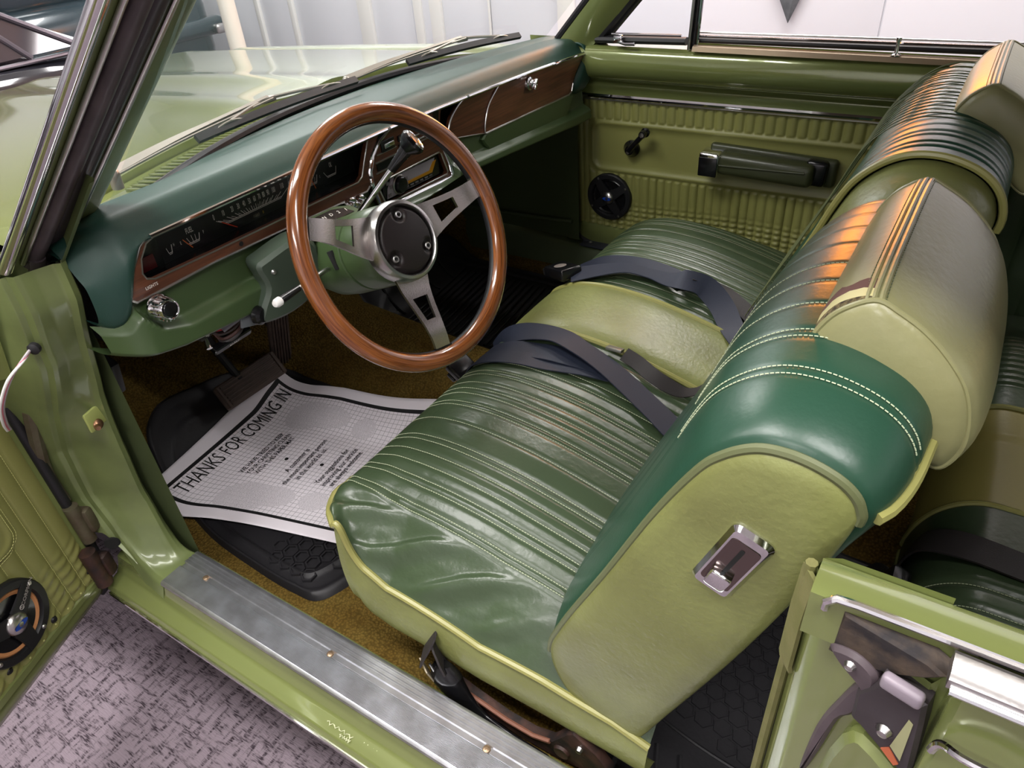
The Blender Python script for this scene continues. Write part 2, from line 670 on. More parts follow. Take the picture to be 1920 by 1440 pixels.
# ================================================================== the showroom (setting)
fl = MB().add([(-5, -5, 0), (6, -5, 0), (6, 8, 0), (-5, 8, 0)], [(0, 1, 2, 3)]).build('floor', CARPETR)
tag(fl, kind='structure')
ce = MB().box((0.5, 1.5, CEIL + 0.05), (11, 13, 0.1)).build('ceiling', WALLT)
tag(ce, kind='structure')
WX = 3.4
wr = MB().box((WX + 0.06, 1.5, CEIL / 2), (0.1, 13, CEIL)).build('wall_right', WALLP)
tag(wr, kind='structure')
wf = MB().box((0.5, 8.0, CEIL / 2), (11, 0.1, CEIL)).build('wall_front', WALLP)
tag(wf, kind='structure')
wl = MB().box((-5.0, 1.5, CEIL / 2), (0.1, 13, CEIL)).build('wall_left', WALLP)
tag(wl, kind='structure')
wb = MB().box((0.5, -5.0, CEIL / 2), (11, 0.1, CEIL)).build('wall_back', WALLP)
tag(wb, kind='structure')
# wall panels and battens on the passenger-side wall
edges = [-4.9, 0.62, 2.44, 3.05, 3.47, 3.72, 4.16, 4.95, 5.35, 7.9]
for a, b_ in zip(edges[:-1], edges[1:]):
    dep = 0.012 if (b_ - a) > 0.3 else 0.02
    p = MB().box((WX + 0.01 - dep / 2, (a + b_) / 2, CEIL / 2 + 0.01), (dep, (b_ - a) - 0.008, CEIL - 0.03), bevel=0.003).build('panel', WALLP, wr)
for y0, w_ in ((4.17, 0.13), (3.66, 0.07), (3.50, 0.10), (2.46, 0.12), (3.05, 0.012), (5.35, 0.05), (4.95, 0.05)):
    MB().box((WX - 0.015, y0, CEIL / 2 + 0.01), (0.03 if w_ > 0.03 else 0.02, w_, CEIL - 0.04), bevel=0.004).build('batten', WALLT, wr)
# ceiling luminaires (real lamps; the area lights sit in their openings)
TROFF = mat('white_enamel', (230, 230, 228), 0.5)
DIFF = mat('lit_diffuser', (255, 250, 246), 0.6, emit=((255, 250, 246), 6.0))
for k, (px, py, sx, sy, w, where) in enumerate(PANELS):
    t = thing('ceiling_lamp', 'white ceiling lamp panel ' + where, 'lamp', (px, py, CEIL), 'ceiling lamps')
    MB().box((px, py, CEIL - 0.02), (sx + 0.1, sy + 0.1, 0.04), bevel=0.01).build('housing', TROFF, t)
    MB().box((px, py, CEIL - 0.055), (sx, sy, 0.03), bevel=0.004).build('diffuser', DIFF, t)
mat('lit_amber_diffuser', (255, 150, 40), 0.6, emit=((255, 140, 30), 4.0))
wt2 = thing('amber_wall_lamp', 'amber glowing lamp mounted high on the white wall', 'lamp', (WX, WARM2[1], WARM2[2]))
MB().box((WX - 0.01, WARM2[1], WARM2[2]), (0.06, WARM2[3] + 0.06, WARM2[4] + 0.06), bevel=0.012).build('housing', BLACKM, wt2)
MB().box((WX - 0.045, WARM2[1], WARM2[2]), (0.02, WARM2[3], WARM2[4]), bevel=0.004).build('diffuser', MATS['lit_amber_diffuser'], wt2)

# dark glossy car parked beyond the bonnet
DY = 3.25
dc = thing('parked_car', 'glossy black car parked behind the white chain', 'car', (-1.35, DY + 0.9, 0))


def sec(y, pts):
    return [(x, y, z) for x, z in pts]


def dcar_side(u, v):
    prof = [(0.0, 0.10), (-0.06, 0.22), (-0.08, 0.45), (-0.07, 0.66), (-0.02, 0.77), (0.03, 0.80), (0.07, 0.805)]
    k = v * (len(prof) - 1)
    i = min(int(k), len(prof) - 2)
    f = k - i
    dy = prof[i][0] * (1 - f) + prof[i + 1][0] * f
    z = prof[i][1] * (1 - f) + prof[i + 1][1] * f
    x = -3.6 + 4.5 * u
    e = abs(u - 0.5) * 2
    return (x, DY + dy + 0.25 * max(0, e - 0.8) ** 1.2 * 5 * 0.3, z - 0.05 * e ** 4)


MB().grid(dcar_side, 40, 19).build('body_side', GREYC, dc)
MB().box((-1.35, DY + 0.95, 0.45), (4.2, 1.7, 0.62), bevel=0.12, seg=4).build('body', GREYC, dc)
# greenhouse: glass with pillars leaning inboard
gl = [(-2.9, 0.81), (-2.1, 1.28), (-0.1, 1.28), (0.78, 0.81)]
MB().add([(x, DY + 0.08 + (z - 0.81) * 0.45, z) for x, z in gl] + [(x, DY + 1.6 - (z - 0.81) * 0.45, z) for x, z in gl],
         [(0, 1, 2, 3), (7, 6, 5, 4), (0, 4, 5, 1), (1, 5, 6, 2), (2, 6, 7, 3)]).build('window_glass', GLASSD, dc, smooth=20)
MB().box((-1.1, DY + 0.85, 1.31), (2.0, 1.2, 0.06), bevel=0.03, seg=3).build('roof', GREYC, dc)
PILG = mat('grey_car_trim', (104, 98, 106), 0.25, 0.6)
for xa, xb in ((0.36, 0.06), (0.52, 0.12), (0.74, -0.02), (-0.7, -0.75)):
    pth = [(xa, DY + 0.075, 0.80), (xa * 0.6 + xb * 0.4, DY + 0.16, 1.0), (xb, DY + 0.285, 1.28)]
    MB().tube(cr(pth, 5), 0.012, 8).build('window_pillar', PILG, dc)
MB().tube([(-3.3, DY + 0.05, 0.79), (-1.3, DY + 0.035, 0.815), (0.75, DY + 0.05, 0.79)], 0.014, 8, flat=0.6).build('belt_trim', PILG, dc)
for xx in (-2.75, 0.05):
    MB().lathe([(0.0, -0.02), (0.2, -0.02), (0.31, 0.0), (0.31, 0.18), (0.0, 0.2)], (xx, DY + 0.02, 0.31), (0, 1, 0), 28).build('wheel', RUBBER, dc)

# chain barrier in front of it
ch = thing('barrier_chain', 'white plastic chain hanging in front of the black car', 'chain', (0.3, 2.82, 0))
CH0, CH1 = Vector((-1.0, 2.86, 0.86)), Vector((0.70, 2.86, 0.82))
def chain_pt(t):
    p = CH0.lerp(CH1, t)
    p.z -= 0.06 * (1 - (2 * t - 1) ** 2)
    return p
link = MB().tube([Vector((0.013 * math.cos(a) * (1.25), 0, 0.0085 * math.sin(a))) for a in [2 * PI * k / 12 for k in range(12)]], 0.0032, 6, closed=True).build('link', WALLT, ch)
nl = 66
for k in range(nl):
    p = chain_pt((k + 0.5) / nl)
    q = chain_pt((k + 1) / nl) - chain_pt(k / nl)
    rot = q.to_track_quat('X', 'Z').to_matrix().to_4x4() @ Matrix.Rotation(PI / 2 * (k % 2) * 0.75 + 0.2, 4, 'X')
    M_ = Matrix.Translation(p) @ rot
    if k == 0:
        link.matrix_basis = M_
    else:
        copy_part(link, ch, M_)
for p in (CH0, CH1):
    MB().tube([(p.x, p.y, 0.02), (p.x, p.y, 0.9)], 0.022, 12).build('post', WALLT, ch)
    MB().lathe([(0.15, 0), (0.15, 0.02), (0.03, 0.05), (0, 0.05)], (p.x, p.y, 0), (0, 0, 1), 24).build('post_base', WALLT, ch)

# second dark car corner and the white pole further off
d2 = thing('distant_car', 'dark teal car rear end beside the white wall', 'car', (2.0, 6.1, 0))
MB().box((2.12, 6.2, 0.42), (1.75, 1.6, 0.62), bevel=0.16, seg=5).build('body', TEALC, d2)
MB().box((2.12, 6.3, 0.86), (1.5, 1.5, 0.5), bevel=0.2, seg=5).build('cabin', TEALC, d2)
MB().box((2.17, 5.40, 0.42), (1.72, 0.14, 0.13), bevel=0.05, seg=4).build('bumper', TEALC, d2)
MB().box((2.94, 5.36, 0.40), (0.10, 0.16, 0.07), bevel=0.02, seg=3).build('bumper_guard', CHROMES, d2)
for xx in (1.5, 2.7):
    MB().lathe([(0, 0), (0.3, 0), (0.32, 0.05), (0.32, 0.2), (0, 0.2)], (xx, 5.8, 0.32), (1, 0, 0), 24).build('wheel', RUBBER, d2)
po = MB().tube([(1.885, 3.8, 0.0), (1.885, 3.8, 2.3)], 0.047, 16).build('stand_pole', MIRRORC, loc=(1.885, 3.8, 0))
tag(po, 'white upright plastic pole standing before the dark teal car', 'pole')
pn = MB().add([(3.36, 1.20, 0.72), (3.36, 0.99, 0.72), (3.36, 1.08, 0.49), (3.345, 1.12, 0.72), (3.345, 1.07, 0.60)],
              [(0, 3, 2), (3, 4, 2), (3, 1, 4), (4, 1, 2), (0, 2, 1)]).build('wall_pennant', mat('grey_cloth', (92, 96, 100), 0.7, bump=(30, 0.4, 'noise'), var=(12, 0.8), col2=(40, 44, 46)), smooth=10, loc=(3.36, 1.1, 0.49))
tag(pn, 'small grey pointed cloth hanging against the white wall', 'cloth')

# ================================================================== the green car: body shell
body = thing('hardtop_car', 'green two-door hardtop car body around the open cabin', 'car', (0, 0.9, 0))


def wb_y(x):
    return 1.142 - 0.33 * x * x


def hood_z(x, y):
    t = max(0.0, (y - 1.215) / 1.2)
    z = 0.957 - 0.080 * t ** 1.25 - 0.046 * (abs(x) / 0.6) ** 2.2 * (1 - 0.55 * t)
    z += 0.012 * math.exp(-((abs(x) - 0.10) / 0.05) ** 2) * 0.6
    z -= 0.016 * sm((abs(x) - 0.602) / 0.030) ** 1.5
    return z


def hood_fn(u, v):
    x = -0.632 + 1.264 * u
    y0 = 1.215 - 0.10 * x * x
    y1 = 2.44 - 0.12 * x * x
    if v < 0.86:
        y = y0 + (y1 - y0) * (v / 0.86)
        return (x, y, hood_z(x, y))
    a = (v - 0.86) / 0.14 * PI / 2
    zz = hood_z(x, y1)
    return (x, y1 + 0.09 * math.sin(a), zz - 0.16 * (1 - math.cos(a)))


hood = MB().grid(hood_fn, 60, 60).build('hood', PAINT, body)
# hood rear lip closing the gap
MB().grid(lambda u, v: (-0.632 + 1.264 * u, 1.215 - 0.10 * (-0.632 + 1.264 * u) ** 2 - 0.002 * v, hood_z(-0.632 + 1.264 * u, 1.215) - 0.03 * v), 40, 3).build('hood_rear_edge', PAINT, hood)


def fender_fn(s):
    prof = [(0.636, -0.040), (0.640, -0.022), (0.648, -0.012), (0.70, 0.002), (0.735, 0.003), (0.775, -0.006), (0.815, -0.03), (0.845, -0.075), (0.862, -0.15), (0.872, -0.28), (0.872, -0.50), (0.855, -0.66)]

    def fn(u, v):
        k = u * (len(prof) - 1)
        i = min(int(k), len(prof) - 2)
        f = k - i
        px = prof[i][0] * (1 - f) + prof[i + 1][0] * f
        pz = prof[i][1] * (1 - f) + prof[i + 1][1] * f
        y = 1.14 + (2.30 - 1.14) * min(1, v / 0.85)
        zc = 0.905 - 0.058 * ((y - 1.14) / 1.1) ** 1.2
        if v > 0.85:
            a = (v - 0.85) / 0.15 * PI / 2
            y += 0.10 * math.sin(a)
            k2 = 1 - math.cos(a)
            return (s * (px * (1 - k2) + 0.72 * k2), y, (zc + pz) * (1 - k2) + 0.66 * k2 if pz > -0.2 else zc + pz)
        return (s * px, y, zc + pz)
    return fn


for s in (-1, 1):
    MB().grid(fender_fn(s), 40, 40).build('fender', PAINT, body)
# black box standing in for the engine bay shade below the gaps
MB().box((0, 2.02, 0.62), (1.2, 0.7, 0.3)).build('engine_bay_shade', DARKV, body)

# cowl with louvres


def cowl_fn(u, v):
    x = -0.70 + 1.40 * u
    ya = wb_y(x) - 0.012
    yb = 1.208 - 0.10 * x * x
    return (x, ya + (yb - ya) * v, 0.953 - 0.04 * (abs(x) / 0.62) ** 2.4 - 0.012 * v)


cowl = MB().grid(cowl_fn, 50, 6).build('cowl_panel', PAINT, body)
lou = MB().box((0, 0, 0), (0.0062, 0.062, 0.004), bevel=0.0015, seg=2).build('louvre_slat', PAINT, cowl)
slot_m = MB().box((0, 0, 0), (0.0042, 0.058, 0.0012)).build('louvre_slot', DARKV, cowl)
first = True
for k in range(70):
    x = -0.455 + k * 0.0132
    p = cowl_fn((x + 0.70) / 1.4, 0.45)
    q = cowl_fn((x + 0.705) / 1.4, 0.45)
    ry = -math.atan2(q[2] - p[2], q[0] - p[0])
    Ma = Matrix.Translation(Vector(p) + Vector((0, 0.004, 0.0022))) @ Matrix.Rotation(ry, 4, 'Y') @ Matrix.Rotation(-0.12, 4, 'X')
    Mb = Matrix.Translation(Vector(p) + Vector((0.0066, 0.004, 0.0008))) @ Matrix.Rotation(ry, 4, 'Y') @ Matrix.Rotation(-0.12, 4, 'X')
    if first:
        lou.matrix_basis = Ma
        slot_m.matrix_basis = Mb
        first = False
    else:
        copy_part(lou, cowl, Ma)
        copy_part(slot_m, cowl, Mb)

# windshield


def ws_pt(x, h, off=0.0):
    xx = x * (1 - 0.10 * h)
    z0 = 0.955 - 0.04 * (abs(x) / 0.62) ** 2.4
    return Vector((xx, wb_y(x) - 0.004 - 0.46 * h + off, z0 + 0.45 * h))


wsg = MB().grid(lambda u, v: ws_pt(-0.602 + 1.204 * u, v), 40, 8).build('windshield', GLASSW, body)
MB().tube([ws_pt(-0.665 + 1.33 * k / 40, 0.0) + Vector((0, -0.006, 0.004)) for k in range(41)], 0.010, 8, flat=0.8).build('gasket', RUBBER, wsg)
MB().tube([ws_pt(-0.665 + 1.33 * k / 40, 0.0) + Vector((0, 0.012, 0.0)) for k in range(41)], 0.006, 8).build('reveal_trim', RUBBERG, wsg)
MB().tube([ws_pt(-0.665 + 1.33 * k / 30, 1.02) for k in range(31)], 0.025, 8).build('header_rail', PAINT, body)

# hardtop roof with dark headliner, and the sail panels behind the seats


def roof_fn(lift, inset_):
    def fn(u, v):
        a = -1 + 2 * u
        w = 0.585 - inset_
        x = w * a
        y = 0.56 - 1.52 * v
        z = 1.365 + lift + 0.055 * (1 - abs(a) ** 3) + 0.03 * math.sin(PI * min(1, v * 1.1)) - 0.02 * v
        return (x, y, z)
    return fn


rf_o = MB().grid(roof_fn(0.03, 0.0), 24, 20).build('roof', PAINT, body)
MB().grid(roof_fn(0.0, 0.01), 24, 20).build('headliner', mat('brown_headliner', (74, 60, 48), 0.8), rf_o)
for s in (-1, 1):
    MB().tube([(s * 0.59, 0.55, 1.372), (s * 0.592, 0.0, 1.392), (s * 0.59, -0.95, 1.37)], 0.014, 8).build('drip_rail', CHROME, rf_o)
    MB().loft([[(s * 0.585, -0.62, 1.38), (s * 0.585, -0.96, 1.375), (s * 0.575, -0.96, 1.375), (s * 0.575, -0.62, 1.38)], [(s * 0.70, -0.78, 0.93), (s * 0.70, -1.45, 0.93), (s * 0.69, -1.45, 0.93), (s * 0.69, -0.78, 0.93)]]).build('sail_panel', PAINT, body)
MB().box((0, -1.08, 0.90), (1.34, 0.5, 0.04), bevel=0.01).build('parcel_shelf', BLACKM, body)
MB().grid(lambda u, v: (-0.68 + 1.36 * u, -0.97 - 0.46 * v, 1.385 - 0.44 * v + 0.04 * math.sin(PI * u)), 14, 8).build('rear_window', GLASSW, body)
MB().grid(lambda u, v: (-0.78 + 1.56 * u, -1.40 - 0.70 * v, 0.935 + 0.03 * math.sin(PI * u) - 0.05 * v), 20, 8).build('trunk_lid', PAINT, body)
MB().box((0, -2.06, 0.66), (1.62, 0.10, 0.50), bevel=0.03).build('tail_panel', PAINT, body)
MB().tube([(-0.84, -2.06, 0.46), (0, -2.16, 0.46), (0.84, -2.06, 0.46)], 0.05, 10).build('bumper', CHROME, body)
MB().box((0, 2.43, 0.60), (1.50, 0.06, 0.26), bevel=0.02).build('grille', BLACKP, body)
MB().tube([(-0.86, 2.40, 0.42), (-0.6, 2.52, 0.42), (0.6, 2.52, 0.42), (0.86, 2.40, 0.42)], 0.055, 10).build('bumper', CHROME, body)
MB().grid(lambda u, v: (0.79 + 0.035 * math.sin(PI * v), 1.14 - 3.1 * u, 0.18 + 0.74 * v), 20, 12).build('body_side', PAINT, body)
for wx in (-0.70, 0.70):
    for wy in (1.86, -1.02):
        wh = MB().lathe([(0.0, -0.08), (0.20, -0.08), (0.30, -0.09), (0.315, -0.05), (0.315, 0.05), (0.30, 0.09), (0.20, 0.08), (0.0, 0.06)], (wx, wy, 0.315), (1 if wx > 0 else -1, 0, 0), 32).build('wheel', RUBBER, body)
        MB().lathe([(0.19, 0.082), (0.15, 0.095), (0.06, 0.10), (0.0, 0.105)], (wx, wy, 0.315), (1 if wx > 0 else -1, 0, 0), 28).build('hub_cap', CHROME, wh)

# driver A-pillar: parallel trims and seals running up the rake
ap = MB()


def pil(a, b, k0=-0.05, k1=2.2):
    a = Vector(a)
    b = Vector(b)
    return [a.lerp(b, k0 + (k1 - k0) * i / 10) for i in range(11)]


PA = [(-0.742, 0.908, 0.994), (-0.682, 0.653, 1.245)]
core = MB()
dirp = (Vector((-0.64, 0.654, 1.238)) - Vector((-0.70, 0.958, 0.943))).normalized()
c0 = Vector((-0.703, 0.975, 0.955))
uu = Vector((1, 0.10, 0)).normalized()
uu = (uu - dirp * uu.dot(dirp)).normalized()
nn = dirp.cross(uu).normalized()
if nn.y > 0:
    nn = -nn
ring = [(-0.027, 0.010), (-0.026, 0.004), (-0.018, 0.002), (0.060, 0.002), (0.090, 0.002), (0.104, 0.008), (0.108, 0.022), (0.03, 0.030), (-0.012, 0.018)]
FAN = 0.036


def pil_ring(c, d):
    return [c + uu * (a + FAN * d * (0.6 + (a + 0.036) * 3)) - nn * b for a, b in ring]


a_p = MB().loft([pil_ring(c0 + dirp * d, d) for d in (-0.06, 0.1, 0.3, 0.6)]).build('a_pillar', JAMB, body)


def pbar(name, o0, o1, off_n, r, flat, m, d0=0.0, d1=0.6, wob=0.0):
    pts = []
    for k in range(15):
        d = d0 + (d1 - d0) * k / 14
        pts.append(c0 + dirp * d + uu * (o0 + (o1 - o0) * d / 0.43 + wob * math.sin(9 * d)) + nn * off_n)
    return MB().tube(pts, r, 12, flat=flat, up=tuple(nn)).build(name, m, a_p)


pbar('drip_rail_trim', -0.033, -0.024, 0.004, 0.0085, 1.0, CHROME)
pbar('drip_rail_bead', -0.0225, -0.013, 0.001, 0.0022, 1.0, CHROMES)
pbar('channel_trim', -0.004, 0.0075, 0.002, 0.0034, 1.0, CHROMES, -0.01)
pbar('weatherstrip', 0.011, 0.0265, 0.002, 0.0112, 0.9, RUBBERG, -0.02, wob=0.0006)
pbar('weatherstrip', 0.036, 0.0535, -0.001, 0.0115, 0.8, mat('dark_grey_seal', (52, 46, 50), 0.38, bump=(70, 0.15, 'noise')), -0.02, wob=0.0008)
pbar('garnish_trim', 0.058, 0.073, 0.002, 0.0042, 0.8, CHROMES, -0.005)
# folded end of the weatherstrip at the belt
MB().tube(cr([c0 + dirp * 0.0 + uu * 0.010 + nn * 0.004, c0 - dirp * 0.022 + nn * 0.008 + uu * 0.014, c0 - dirp * 0.040 + nn * 0.006 + uu * 0.022, c0 - dirp * 0.024 + nn * 0.010 + uu * 0.030], 6), 0.011, 10).build('weatherstrip_end', RUBBERG, a_p)

# passenger A-pillar
pq = MB()
pc0 = Vector((0.672, 0.925, 0.925))
pd = Vector((-0.055, -0.30, 0.30)).normalized()
pr = []
for d in (-0.04, 0.1, 0.3, 0.6):
    c = pc0 + pd * d
    pr.append([c + Vector((a, b, 0)) for a, b in ((-0.03, 0.055), (0.0, 0.06), (0.04, 0.03), (0.045, -0.03), (0.02, -0.045), (-0.012, -0.04), (-0.026, -0.01), (-0.032, 0.03))])
p_ap = MB().loft(pr).build('a_pillar', PAINT, body)
MB().tube([pc0 + pd * d + Vector((-0.022, 0.066, 0)) for d in (-0.03, 0.2, 0.6)], 0.009, 8).build('windshield_seal', RUBBER, p_ap)
MB().tube([pc0 + pd * d + Vector((0.010, -0.05, 0)) for d in (-0.05, 0.2, 0.6)], 0.011, 8).build('weatherstrip', RUBBER, p_ap)

# hinge pillar (door opening, front): inner flange curve to outer edge
HZ = [0.945, 0.89, 0.80, 0.707, 0.60, 0.49, 0.41, 0.355, 0.325]
HI = [0.940, 0.946, 0.985, 1.022, 1.045, 1.054, 1.045, 1.02, 0.985]      # inner flange y
HO = [0.958, 0.962, 0.985, 1.045, 1.105, 1.118, 1.085, 1.03, 0.985]      # stamped seam y


def hinge_fn(u, v):
    z = HZ[0] + (HZ[-1] + 0.10 * sm((u - 0.55) / 0.2) - HZ[0]) * v
    zz = [-q for q in HZ]
    yi = interp(-z, zz, HI)
    yo = interp(-z, zz, HO)
    cols = [(-0.662, yi + 0.05), (-0.670, yi + 0.010), (-0.676, yi), (-0.684, yi - 0.002), (-0.690, yi + 0.006), (-0.712, yi * 0.5 + yo * 0.5 + 0.004), (-0.728, yo - 0.002), (-0.734, yo), (-0.738, yo + 0.010), (-0.745, yo + 0.012), (-0.752, yo + 0.022), (-0.770, yo + 0.075), (-0.805, yo + 0.10), (-0.835, yo + 0.10)]
    k = u * (len(cols) - 1)
    i = min(int(k), len(cols) - 2)
    f = k - i
    f = sm(f) * 0.5 + f * 0.5
    x = cols[i][0] * (1 - f) + cols[i + 1][0] * f
    y = cols[i][1] * (1 - f) + cols[i + 1][1] * f
    low = sm((0.42 - z) / 0.10)
    y += 0.0015 * math.sin(40 * z + 9 * x)
    x += -0.012 * low * max(0, 1 - abs(u - 0.4) * 3)
    return (x, y, z)


hp = MB().grid(hinge_fn, 66, 70).build('hinge_pillar', JAMB, body)
MB().grid(lambda u, v: Vector(hinge_fn(0.02 + 0.20 * u, 0.0)) + dirp * (0.16 * v - 0.004) + nn * (-0.004 * v), 24, 6).build('pillar_flange', JAMB, hp)
# foot of the pillar flowing into the sill


def foot_fn(u, v):
    # u across from cabin to outside, v from the pillar down and back on to the sill
    ux = 0.05 + 0.56 * u
    h0 = Vector(hinge_fn(ux, (HZ[0] - 0.47) / (HZ[0] - HZ[-1])))
    xs = -0.664 - 0.092 * u
    zp = interp(u, [0, 0.06, 0.2, 0.78, 0.88, 0.94, 1.0], [0.345, 0.3590, 0.3595, 0.3590, 0.350, 0.335, 0.320])
    e = Vector((xs, 0.985, zp))
    q = 1 - (1 - v) ** 1.0
    zz = e.z + (h0.z - e.z) * (1 - v) ** 2.6
    yy = h0.y + (e.y - h0.y) * v ** 1.15
    xx = h0.x + (e.x - h0.x) * sm(v)
    return (xx - 0.006 * math.sin(PI * v) * (1 - u), yy - 0.004 * math.sin(PI * v), zz + 0.001)


MB().grid(foot_fn, 40, 40).build('pillar_foot', JAMB, hp)
# courtesy-light switch
sw = MB().lathe([(0.0, 0.016), (0.0035, 0.016), (0.004, 0.008), (0.0075, 0.006), (0.009, 0.002), (0.0095, 0.0)], (-0.702, 1.031, 0.662), (-0.35, -0.92, 0.1), 20).build('courtesy_switch', mat('brass_nickel', (168, 130, 100), 0.35, 0.9, var=(60, 0.6), col2=(90, 62, 46)), hp)
MB().box((-0.697, 1.0335, 0.672), (0.040, 0.006, 0.034), Matrix.Rotation(0.32, 3, 'Z'), 0.003).build('switch_plate', mat('pale_jamb_patch', (150, 158, 92), 0.45), hp)
# door check strap, hinge and wiring
hg = MB()
hg.box((-0.762, 1.128, 0.46), (0.020, 0.05, 0.05), Matrix.Rotation(0.5, 3, 'Z'), 0.006)
hg.tube([(-0.768, 1.118, 0.42), (-0.768, 1.118, 0.50)], 0.012, 12)
hg.tube(cr([(-0.752, 1.10, 0.70), (-0.766, 1.135, 0.58), (-0.765, 1.14, 0.50)], 6), 0.011, 8)
hg.build('door_hinge', mat('oxidised_hinge', (96, 92, 72), 0.55, 0.4, bump=(60, 0.4, 'noise'), var=(40, 0.6), col2=(70, 50, 40)), hp)
hg2 = MB()
hg2.box((-0.775, 1.12, 0.365), (0.024, 0.05, 0.05), Matrix.Rotation(0.5, 3, 'Z'), 0.008)
hg2.tube([(-0.785, 1.108, 0.33), (-0.785, 1.108, 0.41)], 0.014, 12)
hg2.build('door_hinge', RUST, hp)
MB().lathe([(0.0, 0.003), (0.011, 0.003), (0.013, 0.0), (0.0, 0.0)], (-0.748, 1.093, 0.405), (-0.6, -0.8, 0.1), 20).build('drain_hole', DARKV, hp)
ww = thing('speaker_wire', 'pink and white speaker wire looping from the hinge pillar to the door', 'wire', (-0.744, 0.99, 0.84))
for k, m in enumerate((WALLT, mat('pink_wire', (198, 110, 126), 0.5), mat('grey_wire', (168, 160, 164), 0.5))):
    o = 0.0022 * (k - 1)
    MB().tube(cr([(-0.742 + o, 0.985, 0.842), (-0.760 + o, 0.975, 0.838 + o), (-0.787 + o, 0.985, 0.815), (-0.803 + o, 1.01, 0.775), (-0.803 + o, 1.04, 0.735), (-0.797 + o, 1.065, 0.708)], 8), 0.0019, 8).build('wire_strand', m, ww)
MB().lathe([(0.008, 0.0), (0.008, 0.006), (0.003, 0.009), (0, 0.009)], (-0.7425, 0.979, 0.842), (-0.8, -0.55, 0), 14).build('grommet', RUBBER, ww)
# fender end and gap above the hinge (outer skin edge)
MB().grid(lambda u, v: (-0.80 - 0.055 * u, 1.06 + 0.09 * v + 0.02 * u, 0.90 - 0.03 * u - 0.19 * (1 - v) * 0), 6, 6).build('fender_rear_corner', PAINT, body)
MB().grid(lambda u, v: (-0.765 - 0.06 * sm(u), 0.985 + 0.06 * u + 0.06 * v, 0.905 - 0.13 * v + 0.01 * (1 - u)), 12, 12).build('fender_rear_edge', PAINT, body)

# rocker / sill: profile swept along y
SP = [(-0.640, 0.300), (-0.662, 0.315), (-0.668, 0.345), (-0.674, 0.356), (-0.690, 0.358), (-0.735, 0.357), (-0.744, 0.352), (-0.749, 0.335), (-0.757, 0.322), (-0.770, 0.317), (-0.779, 0.313), (-0.784, 0.304), (-0.782, 0.294), (-0.765, 0.27), (-0.72, 0.18)]


def rocker_fn(u, v):
    k = u * (len(SP) - 1)
    i = min(int(k), len(SP) - 2)
    f = k - i
    x = SP[i][0] * (1 - f) + SP[i + 1][0] * f
    z = SP[i][1] * (1 - f) + SP[i + 1][1] * f
    y = 1.12 - 1.9 * v
    return (x, y, z)


rk = MB().grid(rocker_fn, 57, 12).build('rocker_panel', PAINT, body)
MB().tube([(-0.7865, 1.11, 0.302), (-0.7865, 0.5, 0.302), (-0.7865, -0.7, 0.302)], 0.0032, 8).build('rocker_trim', CHROME, rk)
scf = mat('scraped_bare_primer', (184, 188, 150), 0.6)
for (y0, l, x0) in ((0.585, 0.05, -0.768), (0.52, 0.03, -0.762), (0.555, 0.02, -0.774)):
    pts = [(x0 + 0.0025 * math.sin(k * 2.3), y0 - l * k / 14, 0.3185 + 0.0004) for k in range(15)]
    MB().strip(pts, (0, 0, 1), [0.0006 + 0.0022 * random.random() for _ in range(15)], 0.0008).build('paint_chip', scf, rk)

# sill scuff plate
spl = thing('sill_scuff_plate', 'ribbed aluminium scuff plate screwed along the door sill', 'sill plate', (-0.705, 0.4, 0.358))
prof = [(-0.664, 0.336), (-0.6655, 0.352), (-0.667, 0.361), (-0.671, 0.3625)]
x = -0.671
for k in range(3):
    prof += [(x - 0.002, 0.3625), (x - 0.003, 0.3610), (x - 0.005, 0.3610), (x - 0.006, 0.3625)]
    x -= 0.0065
prof += [(-0.694, 0.3625), (-0.6955, 0.3600), (-0.703, 0.3600), (-0.7045, 0.3615)]
x = -0.7045
for k in range(22):
    prof += [(x - 0.0005, 0.3617), (x - 0.0008, 0.3608), (x - 0.0013, 0.3608), (x - 0.0016, 0.3617)]
    x -= 0.00165
prof += [(-0.742, 0.3615), (-0.7455, 0.3590), (-0.7465, 0.354)]
PY0, PY1 = 0.988, -0.25
rings = [[(px, y, pz) for px, pz in prof] for y in (PY0, 0.6, 0.2, PY1)]
MB().loft(rings, closed=False).build('plate', ALU, spl, smooth=30)
scr = MB().lathe([(0.0, 0.0022), (0.002, 0.0024), (0.005, 0.0012), (0.0056, 0.0), (0.0062, -0.001)], (0, 0, 0), (0, 0, 1), 16)
scr.box((0, 0, 0.0024), (0.006, 0.0009, 0.0004))
scr.box((0, 0, 0.0024), (0.0009, 0.006, 0.0004))
scr = scr.build('screw', mat('worn_screw', (150, 128, 104), 0.4, 0.8), spl)
for k, (sx, sy) in enumerate(((-0.6995, 0.925), (-0.7, 0.632), (-0.7, 0.345), (-0.7, 0.05))):
    M_ = Matrix.Translation((sx, sy, 0.3606)) @ Matrix.Rotation(k * 0.7, 4, 'Z')
    if k == 0:
        scr.matrix_basis = M_
    else:
        copy_part(scr, spl, M_)

# ---------------------------------------------------------------- car floor carpet


def floor_z(x, y):
    z = 0.283
    z += 0.155 * math.exp(-(abs(x) / 0.135) ** 3.2) * (0.75 + 0.35 * sm((y - 0.7) / 0.7))
    z += 0.045 * sm((-0.645 - x) / 0.03) + 0.045 * sm((x - 0.645) / 0.03)
    if y > 1.24:
        z += (y - 1.24) * 0.80 * sm((y - 1.24) / 0.12)
    return z


